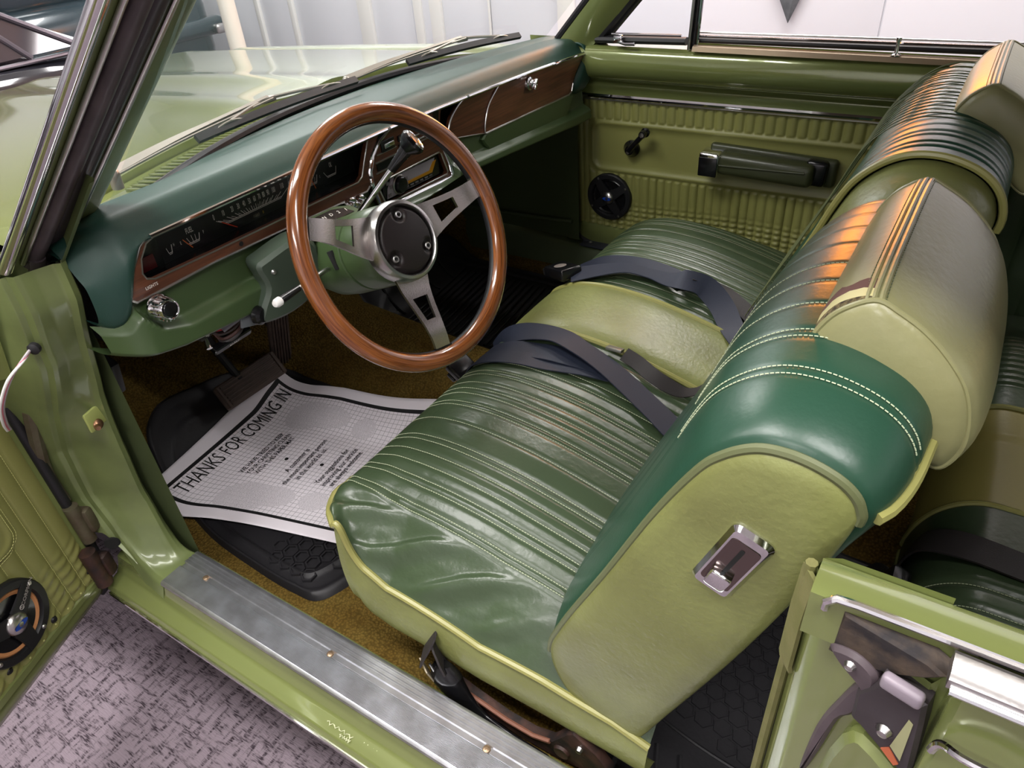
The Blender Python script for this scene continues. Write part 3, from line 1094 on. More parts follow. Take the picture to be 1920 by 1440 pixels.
cp = MB().grid(lambda u, v: (-0.668 + 1.336 * u, -0.55 + 2.2 * v, floor_z(-0.668 + 1.336 * u, -0.55 + 2.2 * v) + 0.0012 * math.sin(31 * u + 17 * v)), 90, 110).build('car_carpet', CARPETC, loc=(0, 0.5, 0.283))
tag(cp, 'gold brown loop carpet covering the car floor and tunnel', 'carpet')
MB().box((0, 1.62, 0.66), (1.30, 0.02, 0.40)).build('firewall', BLACKM, body)
MB().box((0, 0.5, 0.22), (1.36, 2.4, 0.06)).build('floor_pan', BLACKM, body)

# passenger footwell sides
kp = MB().grid(lambda u, v: (0.668 + 0.012 * math.sin(u * PI) - 0.02 * (1 - v) * 0, 0.93 + 0.62 * u, 0.40 + 0.42 * v), 14, 10).build('kick_panel', mat('dark_green_kick_panel_shaded_sill', (58, 68, 40), 0.5), body)
MB().tube(cr([(0.662, 0.95, 0.455), (0.655, 1.1, 0.45), (0.655, 1.35, 0.445)], 6), 0.006, 8).build('panel_rib', mat('dark_green_kick_panel_shaded_sill', (58, 68, 40)), kp)
MB().grid(lambda u, v: (0.640 + 0.075 * v, -0.40 + 1.92 * u, 0.318 + 0.062 * math.sin(min(1, v * 1.8) * PI / 2) + 0.07 * sm((u - 0.72) / 0.25) * v), 40, 14).build('sill_inner', mat('dark_green_kick_panel_shaded_sill', (58, 68, 40)), body)  # sill darkened to the kick panel green: the dash's shade as colour
MB().grid(lambda u, v: (-0.664, 0.99 + 0.6 * u, 0.34 + 0.50 * v), 14, 10).build('kick_panel', mat('dark_green_kick_panel_shaded_sill', (58, 68, 40)), body)
MB().box((-0.655, 1.05, 0.74), (0.015, 0.10, 0.06), Matrix.Rotation(0.3, 3, 'X'), 0.004).build('kick_panel_bracket', BLACKM, body)
ps = thing('sill_scuff_plate', 'dark scuff plate end by the passenger door opening', 'sill plate', (0.70, 0.6, 0.36))
MB().box((0.690, 0.55, 0.384), (0.046, 0.76, 0.006), bevel=0.002).build('plate', mat('dull_grey_plate', (66, 68, 80), 0.45, 0.5), ps)
MB().lathe([(0.0, 0.002), (0.004, 0.0015), (0.0055, 0.0)], (0.690, 0.905, 0.3872), (0, 0, 1), 12).build('screw', CHROMES, ps)

# ---------------------------------------------------------------- lock pillar and rear quarter (near right corner)
def smooth2_(pts, n=5):
    return [(p.x, p.y) for p in crc([(a, b, 0) for a, b in pts], n)]


qt = thing('quarter_panel', 'green rear quarter panel and lock pillar at the door opening rear edge', 'car panel', (-0.74, -0.2, 0.3))
QP = [(-0.690, -0.06), (-0.690, 0.006), (-0.694, 0.016), (-0.702, 0.019), (-0.710, 0.015), (-0.720, 0.004), (-0.731, -0.010), (-0.738, -0.026), (-0.741, -0.046), (-0.744, -0.058), (-0.741, -0.062), (-0.744, -0.066), (-0.752, -0.067), (-0.759, -0.071), (-0.762, -0.11), (-0.768, -0.30), (-0.774, -0.62), (-0.790, -1.2), (-0.80, -2.0)]


def q_fn(u, v):
    k = u * (len(QP) - 1)
    i = min(int(k), len(QP) - 2)
    f = k - i
    x = QP[i][0] * (1 - f) + QP[i + 1][0] * f
    y = QP[i][1] * (1 - f) + QP[i + 1][1] * f
    top = interp(k, [0, 3, 5, 7, 9, 10, 11.5, 13, 16, 18], [0.928, 0.926, 0.922, 0.915, 0.910, 0.915, 0.938, 0.944, 0.950, 0.93])
    z = 0.30 + (top - 0.30) * v
    dz = top - z
    if k > 9.5:
        x -= 0.045 * sm(dz / 0.35) * min(1, (k - 9.5) / 1.5)
    else:
        x -= 0.020 * sm(dz / 0.5) * sm((k - 2) / 3)
    return (x, y, z)


MB().grid(q_fn, 109, 30).build('lock_pillar', PAINT, qt)
# belt rail (inner) with bright bead, window slot and outer belt moulding
MB().loft([[(-0.690, y, 0.905), (-0.6905, y, 0.922), (-0.696, y, 0.928), (-0.706, y, 0.930), (-0.728, y, 0.938), (-0.735, y, 0.937), (-0.737, y, 0.90)] for y in (0.017, -0.2, -0.62)], cap=True).build('inner_belt_rail', PAINT, qt)
MB().tube([(-0.737, 0.007, 0.930), (-0.738, 0.007, 0.937), (-0.7365, 0.002, 0.9415), (-0.736, -0.010, 0.942), (-0.736, -0.12, 0.942), (-0.738, -0.62, 0.944)], 0.0027, 8).build('belt_bead', CHROME, qt)
MB().box((-0.743, -0.34, 0.905), (0.012, 0.52, 0.02)).build('window_slot', DARKV, qt)
MB().tube([(-0.744, -0.078, 0.936), (-0.746, -0.62, 0.940)], 0.004, 8).build('slot_seal', RUBBER, qt)
MB().loft([[(x_ - 0.010 * (-y_ - 0.06), y_, z_) for x_, z_ in ((-0.748, 0.940), (-0.7485, 0.951), (-0.752, 0.953), (-0.762, 0.951), (-0.766, 0.947), (-0.766, 0.940))] for y_ in (-0.060, -0.3, -0.62)]).build('outer_belt_moulding', CHROMES, qt)
MB().tube([(-0.767, -0.062, 0.940), (-0.770, -0.3, 0.942), (-0.773, -0.62, 0.944)], 0.0026, 8).build('belt_bead', CHROME, qt)
MB().tube(cr([(-0.764, -0.068, 0.878), (-0.767, -0.071, 0.892), (-0.774, -0.086, 0.897), (-0.776, -0.14, 0.898), (-0.782, -0.4, 0.898), (-0.788, -0.62, 0.898)], 5), 0.0026, 8).build('body_side_trim', CHROME, qt)
# latch recess: dark torn liner, guide block, striker cover
DKG = mat('charcoal_painted_steel', (66, 60, 64), 0.5, 0.3, bump=(40, 0.3, 'noise'), var=(22, 0.6), col2=(44, 38, 40))
n_q = Vector((-0.97, 0.24, 0)).normalized()
lq = (Vector((-0.735, -0.004, 0.90)), Vector((-0.24, -0.97, 0)).normalized(), Vector((0, 0, 1)), n_q)
DARKL = mat('sooty_torn_liner', (30, 26, 28), 0.75, bump=(70, 0.8, 'noise'), var=(60, 0.8), col2=(80, 66, 52))
MB().prism([(-0.002, -0.010), (0.000, 0.032), (0.006, 0.032), (0.050, 0.032), (0.060, 0.028), (0.052, 0.018), (0.036, 0.004), (0.016, -0.006)], lq, -0.012, 0.002, 0.002).build('torn_liner', DARKL, qt)
MB().prism(smooth2_([(-0.001, 0.000), (0.014, 0.006), (0.028, 0.000), (0.031, -0.012), (0.026, -0.024), (0.018, -0.018), (0.006, -0.010)], 4), lq, -0.006, 0.006, 0.003).build('rubber_bumper', RUBBERG, qt)
MB().lathe([(0, 0.004), (0.0025, 0.003), (0.004, 0)], lq[0] + lq[1] * 0.014 + lq[2] * -0.004 + n_q * 0.006, n_q, 12).build('bumper_screw', CHROMES, qt)
MB().prism([(0.022, -0.022), (0.030, -0.006), (0.032, 0.008), (0.058, 0.003), (0.060, -0.012), (0.066, -0.066), (0.062, -0.072), (0.030, -0.052), (0.024, -0.050)], lq, -0.006, 0.0075, 0.0025).build('striker_guide', DKG, qt)
MB().prism(smooth2_([(0.020, -0.022), (0.027, -0.026), (0.025, -0.050), (0.017, -0.068), (0.013, -0.110), (0.008, -0.150), (0.004, -0.150), (0.006, -0.090), (0.012, -0.055)], 3), lq, -0.006, 0.004, 0.002).build('seal_lip', RUBBERG, qt)
MB().box(lq[0] + lq[1] * 0.044 + lq[2] * 0.006 + n_q * 0.008, (0.024, 0.008, 0.012), Matrix((lq[1], n_q, lq[2])).transposed(), 0.003, 3).build('guide_pad', mat('pale_nylon', (138, 128, 138), 0.4), qt)
MB().lathe([(0, 0.005), (0.003, 0.004), (0.0048, 0.0), (0.006, 0)], lq[0] + lq[1] * 0.044 + lq[2] * -0.040 + n_q * 0.0075, n_q, 14).build('guide_screw', CHROMES, qt)
MB().prism([(0.050, -0.050), (0.053, -0.016), (0.056, -0.018), (0.058, -0.058)], lq, 0.0075, 0.0082).build('paint_scrape', mat('scraped_pale_green', (150, 150, 112), 0.6), qt)
MB().prism([(0.046, -0.058), (0.050, -0.052), (0.058, -0.062), (0.056, -0.066)], lq, 0.0075, 0.0083).build('rust_scrape', mat('rust_orange', (176, 92, 60), 0.7), qt)
MB().prism([(0.014, -0.45), (0.016, -0.14), (0.019, -0.10), (0.023, -0.075), (0.028, -0.064), (0.034, -0.061), (0.046, -0.066), (0.058, -0.074), (0.064, -0.080), (0.067, -0.095), (0.067, -0.45)], lq, -0.03, 0.010, 0.005).build('pillar_bulge', PAINT, qt)
# folded vinyl strip on the inner edge
OLT = mat('worn_olive_trim', (100, 100, 56), 0.6, bump=(120, 0.4, 'noise'), var=(40, 0.6), col2=(120, 116, 76))
MB().strip([(-0.706, 0.0215, 0.922), (-0.7065, 0.023, 0.88), (-0.707, 0.023, 0.825), (-0.707, 0.0215, 0.818)], (-0.6, 0.8, 0), 0.017, 0.003).build('pinch_weld_strip', OLT, qt)
MB().tube([(-0.7015, 0.0225, 0.926), (-0.704, 0.0235, 0.70), (-0.708, 0.0235, 0.30)], 0.0042, 8).build('edge_welt', OLT, qt)

# passenger side rear quarter trim (ribbed dark panel behind the far seat)
rq = thing('side_trim_panel', 'dark green ribbed trim panel beside the rear seat', 'trim panel', (0.70, -0.4, 0.4))


def rq_fn(u, v):
    y = 0.02 - 0.75 * u
    z = 0.35 + 0.52 * v
    g = min(1.0, abs(((y * 22) % 1) - 0.5) * 6)
    return (0.70 - 0.006 * g, y, z)


MB().grid(rq_fn, 140, 6).build('panel', VDARK, rq)
MB().box((0.72, -0.35, 0.89), (0.08, 0.74, 0.05), bevel=0.012).build('belt_rail', PAINT, rq)

# ================================================================== dashboard
da = thing('dashboard', 'green dashboard with teal padded top and woodgrain fascia', 'dashboard', (0, 0.95, 0.76))


def strip_z(x):
    return interp(x, [-0.66, -0.1, 0.14, 0.40, 0.66], [0.949, 0.948, 0.941, 0.931, 0.916])


def pad_fn(u, v):
    # denser columns near the driver end, where the pad rolls down beside the instruments
    x = -0.677 + 1.369 * (u * 0.55 + 0.45 * u * u)
    eL = max(0, (-0.585 - x) / 0.092)
    eR = max(0, (x - 0.61) / 0.082)
    sz = strip_z(x)
    yb = wb_y(x) - 0.016
    zl = interp(x, [-0.677, -0.666, -0.655, -0.645, -0.637, -0.628, -0.616, -0.603, -0.590, -0.575], [0.850, 0.840, 0.842, 0.856, 0.878, 0.900, 0.920, 0.936, 0.942, sz - 0.008])
    zl = min(zl, sz - 0.008)
    dep = sz - 0.008 - zl
    bul = 0.012 * sm(dep / 0.06)
    pr = [(yb, 0.945), (yb - 0.006, 0.953), (yb - 0.06, sz + 0.016), (0.99, sz + 0.027), (0.940, sz + 0.031), (0.922, sz + 0.028), (0.908, sz + 0.016), (0.897 - bul * 0.6, sz + 0.002 - dep * 0.12), (0.892 - bul, sz - 0.002 - dep * 0.45), (0.894 - bul * 0.8, zl + 0.006 + dep * 0.10), (0.900, zl), (0.93, zl + 0.002)]
    k = v * (len(pr) - 1)
    P = [Vector((p[0], p[1])) for p in pr]
    i = min(int(k), len(P) - 2)
    f = k - i
    p0, p1, p2, p3 = P[max(i - 1, 0)], P[i], P[i + 1], P[min(i + 2, len(P) - 1)]
    q = 0.5 * ((2 * p1) + (-p0 + p2) * f + (2 * p0 - 5 * p1 + 4 * p2 - p3) * f * f + (-p0 + 3 * p1 - 3 * p2 + p3) * f ** 3)
    y, z = q.x, q.y
    fr_ = sm((1.02 - y) / 0.1)
    y += (0.075 * max(0, eL - 0.25) ** 2.2 + 0.035 * eR ** 2.5) * fr_
    z -= 0.022 * eL ** 3 * sm((z - 0.90) / 0.05) + 0.030 * eR ** 3
    return (x, y, z)


MB().grid(pad_fn, 200, 72).build('dash_pad', PAD, da)
fr_d = (Vector((0, 0.90, 0)), Vector((1, 0, 0)), Vector((0, 0, 1)), Vector((0, -1, 0)))


def smooth2(pts, n=5):
    return [(p.x, p.y) for p in crc([(a, b, 0) for a, b in pts], n)]


def pillow(pts, fr, d0, d1, r, n=7):
    """prism with an elliptic rolled edge of radius r"""
    o, u, v, nv = fr
    cx = sum(p[0] for p in pts) / len(pts)
    cy = sum(p[1] for p in pts) / len(pts)
    rings = [[o + u * p[0] + v * p[1] + nv * d0 for p in pts]]
    for k in range(n + 1):
        a = PI / 2 * k / n
        sc_ = 1 - (1 - math.cos(a)) * 0.62
        rings.append([o + u * (cx + (p[0] - cx) * sc_) + v * (cy + (p[1] - cy) * sc_) + nv * (d1 - r + r * math.sin(a)) for p in pts])
    return MB().loft(rings)


lobeR = smooth2([(0.640, 0.940), (0.655, 0.918), (0.632, 0.902), (0.598, 0.868), (0.586, 0.842), (0.60, 0.825), (0.65, 0.825), (0.688, 0.85), (0.697, 0.90), (0.690, 0.94)])
pillow(lobeR, fr_d, -0.08, 0.012, 0.026).build('dash_pad_end', PAD, da, smooth=70)


# lower painted panel


def low_fn(u, v):
    x = -0.680 + 1.352 * u
    zb = interp(x, [-0.68, -0.60, -0.45, 0.08, 0.60, 0.68], [0.800, 0.782, 0.768, 0.795, 0.752, 0.750])
    zt = interp(x, [-0.68, -0.66, -0.645, -0.63, -0.172, -0.164, -0.15, 0.058, 0.066, 0.072, 0.20, 0.68], [0.846, 0.846, 0.862, 0.876, 0.872, 0.85, 0.818, 0.808, 0.812, 0.885, 0.862, 0.845])
    zc = interp(x, [-0.68, -0.645, -0.62, -0.58, -0.30, 0.08, 0.60, 0.68], [0.90, 0.868, 0.832, 0.818, 0.815, 0.822, 0.788, 0.785])
    zc = min(zc, zt - 0.004)
    e = max(0, (abs(x) - 0.64) / 0.04)
    if v < 0.8:
        z = zt + (zb + 0.012 - zt) * (v / 0.8)
        y = 0.906 - 0.010 * (v / 0.8) - 0.020 * sm((zc - z + 0.008) / 0.016)
    else:
        a = (v - 0.8) / 0.2
        y = 0.876 + 0.075 * a ** 1.6
        z = zb + 0.012 - 0.012 * math.sin(min(1, a * 1.4) * PI / 2)
    y += 0.05 * e ** 2
    return (x, y, z)


MB().grid(low_fn, 300, 60).build('lower_panel', SATIN, da)
MB().box((0, 1.02, 0.86), (1.3, 0.14, 0.14)).build('dash_core', DARKV, da)

# wood fascia in front of the driver, with an opening for the instruments
fo = [(-0.590, 0.9475), (-0.602, 0.940), (-0.620, 0.918), (-0.637, 0.888), (-0.640, 0.879), (-0.634, 0.873), (-0.615, 0.8725), (-0.505, 0.8735), (-0.36, 0.868), (-0.178, 0.860), (-0.168, 0.866), (-0.158, 0.895), (-0.140, 0.925), (-0.122, 0.946)]
fh = [(-0.580, 0.944), (-0.592, 0.940), (-0.606, 0.924), (-0.612, 0.905), (-0.609, 0.896), (-0.598, 0.891), (-0.499, 0.888), (-0.194, 0.882), (-0.182, 0.888), (-0.168, 0.915), (-0.152, 0.9435)]
wf1 = MB().prism(fo[::-1], fr_d, -0.006, 0.004, holes=[fh]).build('wood_fascia', WOODD, da)
MB().tube([(px, 0.8965, pz) for px, pz in fo[:11]], 0.0022, 8).build('fascia_trim', CHROMES, wf1)
MB().tube([(px, 0.8965, pz) for px, pz in fh], 0.0014, 6).build('opening_trim', CHROMES, wf1)
MB().lathe([(0.0, 0.001), (0.0036, 0.001), (0.004, 0)], (-0.454, 0.8962, 0.880), (0, -1, 0), 12).build('screw_hole', DARKV, wf1)
lt = MB()
text(lt, 'LIGHTS', (Vector((-0.607, 0.8958, 0.8845)), Vector((1, 0, 0)), Vector((0, 0, 1)), Vector((0, -1, 0))), 0.0062, 0.95)
lt.build('lettering', WHITEP, wf1)
# bright strip below the pad, three lengths
for a, b in ((-0.586, -0.106), (-0.098, 0.135), (0.142, 0.657)):
    n_ = 14
    MB().tube([(a + (b - a) * k / n_, 0.8915, strip_z(a + (b - a) * k / n_) - 0.0005) for k in range(n_ + 1)], 0.0034, 8).build('bright_strip', CHROME, da)

# headlight knob
kn = MB().lathe([(0.0185, 0.0), (0.0185, 0.004), (0.0170, 0.006), (0.0160, 0.012), (0.0150, 0.022), (0.0135, 0.025), (0.0118, 0.0245), (0.0110, 0.0235), (0, 0.0240)], (-0.612, 0.889, 0.856), (0.05, -1, 0.08), 32).build('headlight_knob', CHROME, da)
MB().lathe([(0.0105, 0.0245), (0.0098, 0.0258), (0.0, 0.0262)], (-0.612, 0.889, 0.856), (0.05, -1, 0.08), 24).build('knob_cap', BLACKP, kn)
for k in range(18):
    a = 2 * PI * k / 18
    fl_ = MB().tube([(-0.612 + 0.0166 * math.cos(a), 0.882, 0.856 + 0.0166 * math.sin(a)), (-0.612 + 0.0155 * math.cos(a), 0.868, 0.857 + 0.0155 * math.sin(a))], 0.0013, 6).build('knurl', CHROME, kn)
# ignition lock and wiper knob left of the radio bezel
for (ix, iz) in ((-0.226, 0.853), (-0.203, 0.849)):
    ig = MB().lathe([(0.0145, 0.0), (0.0145, 0.006), (0.0125, 0.008), (0.011, 0.006), (0.0075, 0.006), (0.0075, 0.012), (0.005, 0.013), (0, 0.013)], (ix, 0.895, iz), (0, -1, 0), 28).build('dash_switch', CHROME, da)

# ---------------------------------------------------------------- instrument cluster
ic = thing('instrument_cluster', 'black instrument cluster with fuel, speed, alternator and oil dials', 'instrument cluster', (-0.38, 0.935, 0.88))
MB().box((-0.385, 0.938, 0.914), (0.47, 0.006, 0.074), bevel=0.001).build('dial_face', mat('black_dial_face', (16, 14, 17), 0.45), ic)
for (cx, cz, sx, sz) in ((-0.385, 0.951, 0.47, 0.004), (-0.385, 0.8835, 0.47, 0.004), (-0.616, 0.916, 0.004, 0.07), (-0.156, 0.916, 0.004, 0.07)):
    MB().box((cx, 0.922, cz), (sx, 0.034, sz)).build('recess_wall', BLACKP, ic)
MB().box((-0.586, 0.929, 0.915), (0.050, 0.012, 0.06), bevel=0.004).build('side_box', BLACKP, ic)
MB().box((-0.590, 0.9225, 0.903), (0.030, 0.003, 0.020), bevel=0.001).build('warning_lens', REDP, ic)
MB().add([(-0.610, 0.908, 0.888), (-0.172, 0.908, 0.884), (-0.156, 0.908, 0.943), (-0.592, 0.908, 0.943)], [(0, 1, 2, 3)]).build('clear_lens', LENSG, ic)
FD = (Vector((0, 0.9345, 0)), Vector((1, 0, 0)), Vector((0, 0, 1)), Vector((0, -1, 0)))


def seg(mb, a, b, w, lift=0.0004):
    a = Vector((a[0], 0.9345 - lift, a[1]))
    b = Vector((b[0], 0.9345 - lift, b[1]))
    d = (b - a).normalized()
    s = Vector((d.z, 0, -d.x)) * (w / 2)
    mb.add([a + s, b + s, b - s, a - s], [(0, 1, 2, 3)])


fu = MB()
text(fu, 'FUEL', FD, 0.0115, 0.50, at=(-0.5045, 0.9155), lift=0.0005)
text(fu, 'E', FD, 0.0068, 0.6, at=(-0.5235, 0.9035), lift=0.0005)
text(fu, 'F', FD, 0.0068, 0.6, at=(-0.4835, 0.9045), lift=0.0005)
seg(fu, (-0.5135, 0.8975), (-0.4935, 0.8975), 0.0011)
seg(fu, (-0.512, 0.8955), (-0.4935, 0.8955), 0.0009)
seg(fu, (-0.4935, 0.8965), (-0.4905, 0.9065), 0.0013)
for x0, x1, h in ((-0.5135, -0.519, 0.9065), (-0.5090, -0.5125, 0.9065), (-0.5035, -0.5045, 0.908), (-0.4985, -0.4980, 0.907)):
    seg(fu, (x0, 0.898), (x1, h), 0.0008)
text(fu, 'H', FD, 0.0062, 0.5, at=(-0.5345, 0.906), lift=0.0005)
seg(fu, (-0.5455, 0.8975), (-0.5405, 0.8975), 0.0010)
seg(fu, (-0.5455, 0.8955), (-0.5405, 0.8955), 0.0008)
seg(fu, (-0.5405, 0.8965), (-0.538, 0.908), 0.0011)
seg(fu, (-0.5455, 0.8970), (-0.5475, 0.906), 0.0007)
fu.build('fuel_scale', WHITEP, ic)
nd = MB()
seg(nd, (-0.5195, 0.9075), (-0.5080, 0.8905), 0.0013, 0.0012)
nd.build('fuel_needle', ORANGE, ic)
sp = MB()
xs_ = [-0.460, -0.4425, -0.4255, -0.4135, -0.4025, -0.3915, -0.3815, -0.3720, -0.3630, -0.3540, -0.3425, -0.3245]
for k, lab in enumerate(['0', '10', '20', '30', '40', '50', '60', '70', '80', '90', '100', '110']):
    text(sp, lab, FD, 0.0125, 0.40, at=(xs_[k], 0.9170 + 0.0005 * k * 0), lift=0.0005)
    xb = xs_[k] * 0.72 + (-0.385) * 0.28
    top = 0.9095
    seg(sp, (xb, 0.902), (xs_[k] * 0.93 + (-0.385) * 0.07, top), 0.0009)
    if k < 11:
        xm = (xs_[k] + xs_[k + 1]) / 2
        seg(sp, (xm * 0.74 + (-0.385) * 0.26, 0.902), (xm * 0.92 + (-0.385) * 0.08, 0.9075), 0.0007)
seg(sp, (-0.4435, 0.9018), (-0.3300, 0.9018), 0.0010)
seg(sp, (-0.4420, 0.8999), (-0.3310, 0.8999), 0.0008)
seg(sp, (-0.4580, 0.9105), (-0.4420, 0.9010), 0.0010)
seg(sp, (-0.3135, 0.9105), (-0.3310, 0.9010), 0.0010)
sp.build('speed_scale', WHITEP, ic)
nd = MB()
seg(nd, (-0.4500, 0.9060), (-0.4260, 0.8885), 0.0014, 0.0012)
nd.build('speed_needle', mat('red_needle', (196, 52, 28), 0.5), ic)
od = MB()
text(od, '11543', FD, 0.0068, 0.75, at=(-0.3865, 0.8918), lift=0.0006)
od.build('odometer', mat('dim_print', (120, 112, 92), 0.6), ic)
od = MB()
text(od, '8', FD, 0.0068, 0.75, at=(-0.3725, 0.8918), lift=0.0006)
od.build('odometer_tenths', mat('yellow_print', (178, 150, 60), 0.6), ic)
al = MB()
for cx, lab in ((-0.2620, 'ALT'), (-0.2160, 'OIL')):
    text(al, lab, FD, 0.0115, 0.36, at=(cx + 0.002, 0.9150), lift=0.0005)
    seg(al, (cx - 0.0105, 0.8985), (cx + 0.0105, 0.8985), 0.0011)
    seg(al, (cx - 0.0100, 0.8965), (cx + 0.0105, 0.8965), 0.0009)
    seg(al, (cx + 0.0105, 0.8975), (cx + 0.0140, 0.9095), 0.0012)
    seg(al, (cx - 0.0105, 0.8985), (cx - 0.0165, 0.9075), 0.0009)
    if lab == 'ALT':
        for x0, x1 in ((-0.006, -0.009), (0.0, 0.0), (0.006, 0.0085)):
            seg(al, (cx + x0, 0.8985), (cx + x1, 0.9070), 0.0007)
        text(al, 'D', FD, 0.0058, 0.5, at=(cx - 0.0215, 0.9045), lift=0.0005)
        text(al, 'C', FD, 0.0058, 0.5, at=(cx + 0.0195, 0.9040), lift=0.0005)
al.build('gauge_scale', WHITEP, ic)
nd = MB()
seg(nd, (-0.2625, 0.9070), (-0.2570, 0.8890), 0.0013, 0.0012)
nd.build('gauge_needle', ORANGE, ic)
ds = MB()
for k in range(14):
    seg(ds, (-0.485 + k * 0.0215, 0.9345), (-0.474 + k * 0.0215, 0.9345), 0.0022)
ds.build('indicator_row', mat('dim_print', (120, 112, 92)), ic)

# ---------------------------------------------------------------- centre bezel with heater controls
cb = thing('heater_control_panel', 'woodgrain centre panel with chrome bezel and heater slide controls', 'control panel', (-0.04, 0.90, 0.81))
BZ = [(-0.098, 0.9465), (-0.128, 0.934), (-0.150, 0.915), (-0.163, 0.890), (-0.163, 0.860), (-0.152, 0.826), (-0.143, 0.816), (-0.078, 0.811), (0.055, 0.8045), (0.066, 0.809), (0.062, 0.830), (0.050, 0.862), (0.045, 0.900), (0.052, 0.930), (0.060, 0.942)]
RO = [(-0.140, 0.863), (-0.146, 0.850), (-0.138, 0.826), (-0.130, 0.820), (0.050, 0.8135), (0.054, 0.818), (0.040, 0.858), (0.034, 0.8625)]
MB().prism(BZ[::-1], fr_d, -0.006, 0.004, holes=[RO]).build('wood_panel', WOODD, cb)
MB().tube([(a, 0.8945, b) for a, b in BZ[:13]], 0.0040, 8).build('bezel', CHROME, cb)
MB().tube([(a, 0.8955, b) for a, b in RO + RO[:1]], 0.0016, 6).build('radio_opening_trim', CHROMES, cb)
MB().box((-0.107, 0.895, 0.921), (0.036, 0.003, 0.020), bevel=0.001).build('vent_frame', BLACKP, cb)
MB().box((-0.105, 0.893, 0.921), (0.026, 0.004, 0.008), bevel=0.001).build('vent_slider', CHROME, cb)
for (bx, bz) in ((-0.072, 0.922), (-0.072, 0.906), (-0.022, 0.926), (-0.003, 0.926), (0.014, 0.926)):
    q = MB().box((bx, 0.894, bz), (0.014, 0.004, 0.011), bevel=0.001).build('push_button', BLACKP, cb)
    MB().box((bx, 0.8918, bz), (0.010, 0.001, 0.007), bevel=0.0003).build('button_face', mat('button_olive', (70, 66, 50), 0.4), q)
for (z0, x0, x1) in ((0.914, -0.030, 0.030), (0.905, -0.030, 0.030)):
    MB().box(((x0 + x1) / 2, 0.8945, z0), (x1 - x0, 0.003, 0.0028), bevel=0.0008).build('slide_rail', CHROMES, cb)
for (z0, x0, x1) in ((0.899, -0.145, 0.038), (0.911, -0.138, -0.085), (0.881, -0.148, -0.060)):
    MB().box(((x0 + x1) / 2, 0.8950, z0), (x1 - x0, 0.002, 0.0016)).build('chrome_line', CHROMES, cb)
MB().box((-0.103, 0.8955, 0.890), (0.080, 0.002, 0.013)).build('control_slot', BLACKP, cb)
MB().prism([(0.026, 0.905), (0.041, 0.905), (0.049, 0.938), (0.030, 0.938)], fr_d, 0.0, 0.0052, 0.001).build('side_vent', BLACKP, cb)

# car stereo in the opening
st = thing('car_stereo', 'silver and black car stereo with round volume knob and amber display', 'stereo', (-0.045, 0.92, 0.81))
rr = Matrix.Rotation(0.035, 3, 'Y')
sf = (Vector((-0.045, 0.906, 0.8395)), rr @ Vector((1, 0, 0)), rr @ Vector((0, 0, 1)), Vector((0, -1, 0)))


def sbox(mb, cx, cz, w, h, d0, d1, bevel=0.001):
    return mb.prism([(cx - w / 2, cz - h / 2), (cx + w / 2, cz - h / 2), (cx + w / 2, cz + h / 2), (cx - w / 2, cz + h / 2)], sf, d0, d1, bevel)


sbox(MB(), 0, 0, 0.190, 0.047, -0.05, -0.004).build('chassis', BLACKP, st)
MB().prism(rrect(0.168, 0.040, 0.005), sf, -0.006, 0.003, 0.002).build('faceplate', BLACKP, st)
MB().prism([(-0.078, -0.018), (-0.028, -0.018), (-0.022, 0.000), (-0.030, 0.017), (-0.062, 0.016), (-0.074, 0.0)], sf, 0.001, 0.0055, 0.0015).build('silver_panel', TAPEM, st)
MB().prism([(-0.026, -0.003), (0.062, -0.003), (0.070, 0.017), (-0.030, 0.017)], sf, 0.001, 0.0045, 0.001).build('display', TAPEM, st)
MB().prism([(-0.024, -0.0085), (0.058, -0.0085), (0.074, 0.012), (0.062, 0.012), (0.048, -0.0025), (-0.022, -0.0025)], sf, 0.001, 0.0050, 0.0008).build('amber_band', AMBER, st)
vk = MB().lathe([(0.0185, 0.004), (0.0185, 0.008), (0.0165, 0.0095), (0.0155, 0.008), (0.0155, 0.008)], sf[0] + sf[1] * -0.044, (0, -1, 0), 32).build('knob_ring', CHROMES, st)
MB().lathe([(0.0155, 0.006), (0.0150, 0.014), (0.013, 0.016), (0.0, 0.0165)], sf[0] + sf[1] * -0.044, (0, -1, 0), 32).build('volume_knob', BLACKP, st)
for k in range(6):
    sbox(MB(), -0.020 + k * 0.0145, -0.0135, 0.010, 0.0042, 0.002, 0.0052, 0.0008).build('preset_button', mat('dark_button', (52, 52, 56), 0.4), st)
for k, (bx, bz) in enumerate(((-0.074, 0.010), (-0.072, -0.012), (-0.022, 0.004), (-0.022, -0.006), (-0.066, 0.002))):
    sbox(MB(), bx, bz, 0.008, 0.006, 0.004, 0.007, 0.001).build('function_button', mat('grey_button', (120, 116, 122), 0.4), st)

# ---------------------------------------------------------------- passenger fascia and glove box
pfo = [(0.135, 0.9385), (0.108, 0.928), (0.085, 0.912), (0.072, 0.890), (0.068, 0.877), (0.191, 0.853), (0.195, 0.873), (0.214, 0.906), (0.236, 0.925), (0.255, 0.9355)]
wf2 = MB().prism(pfo, fr_d, -0.006, 0.003).build('wood_fascia', WOODD, da)
MB().tube(cr([(a, 0.8968, b) for a, b in pfo[:5]], 4), 0.0020, 8).build('fascia_trim', CHROMES, wf2)
MB().tube([(0.068, 0.8968, 0.8765), (0.191, 0.8968, 0.8525)], 0.0014, 6).build('fascia_trim', CHROMES, wf2)
gfo = [(0.258, 0.9355), (0.238, 0.925), (0.216, 0.906), (0.197, 0.873), (0.193, 0.852), (0.555, 0.838), (0.574, 0.842), (0.580, 0.860), (0.596, 0.880), (0.632, 0.908), (0.648, 0.9165)]
gd = thing('glove_box', 'woodgrain and green glove box door with chrome lock', 'glove box', (0.39, 0.90, 0.785))
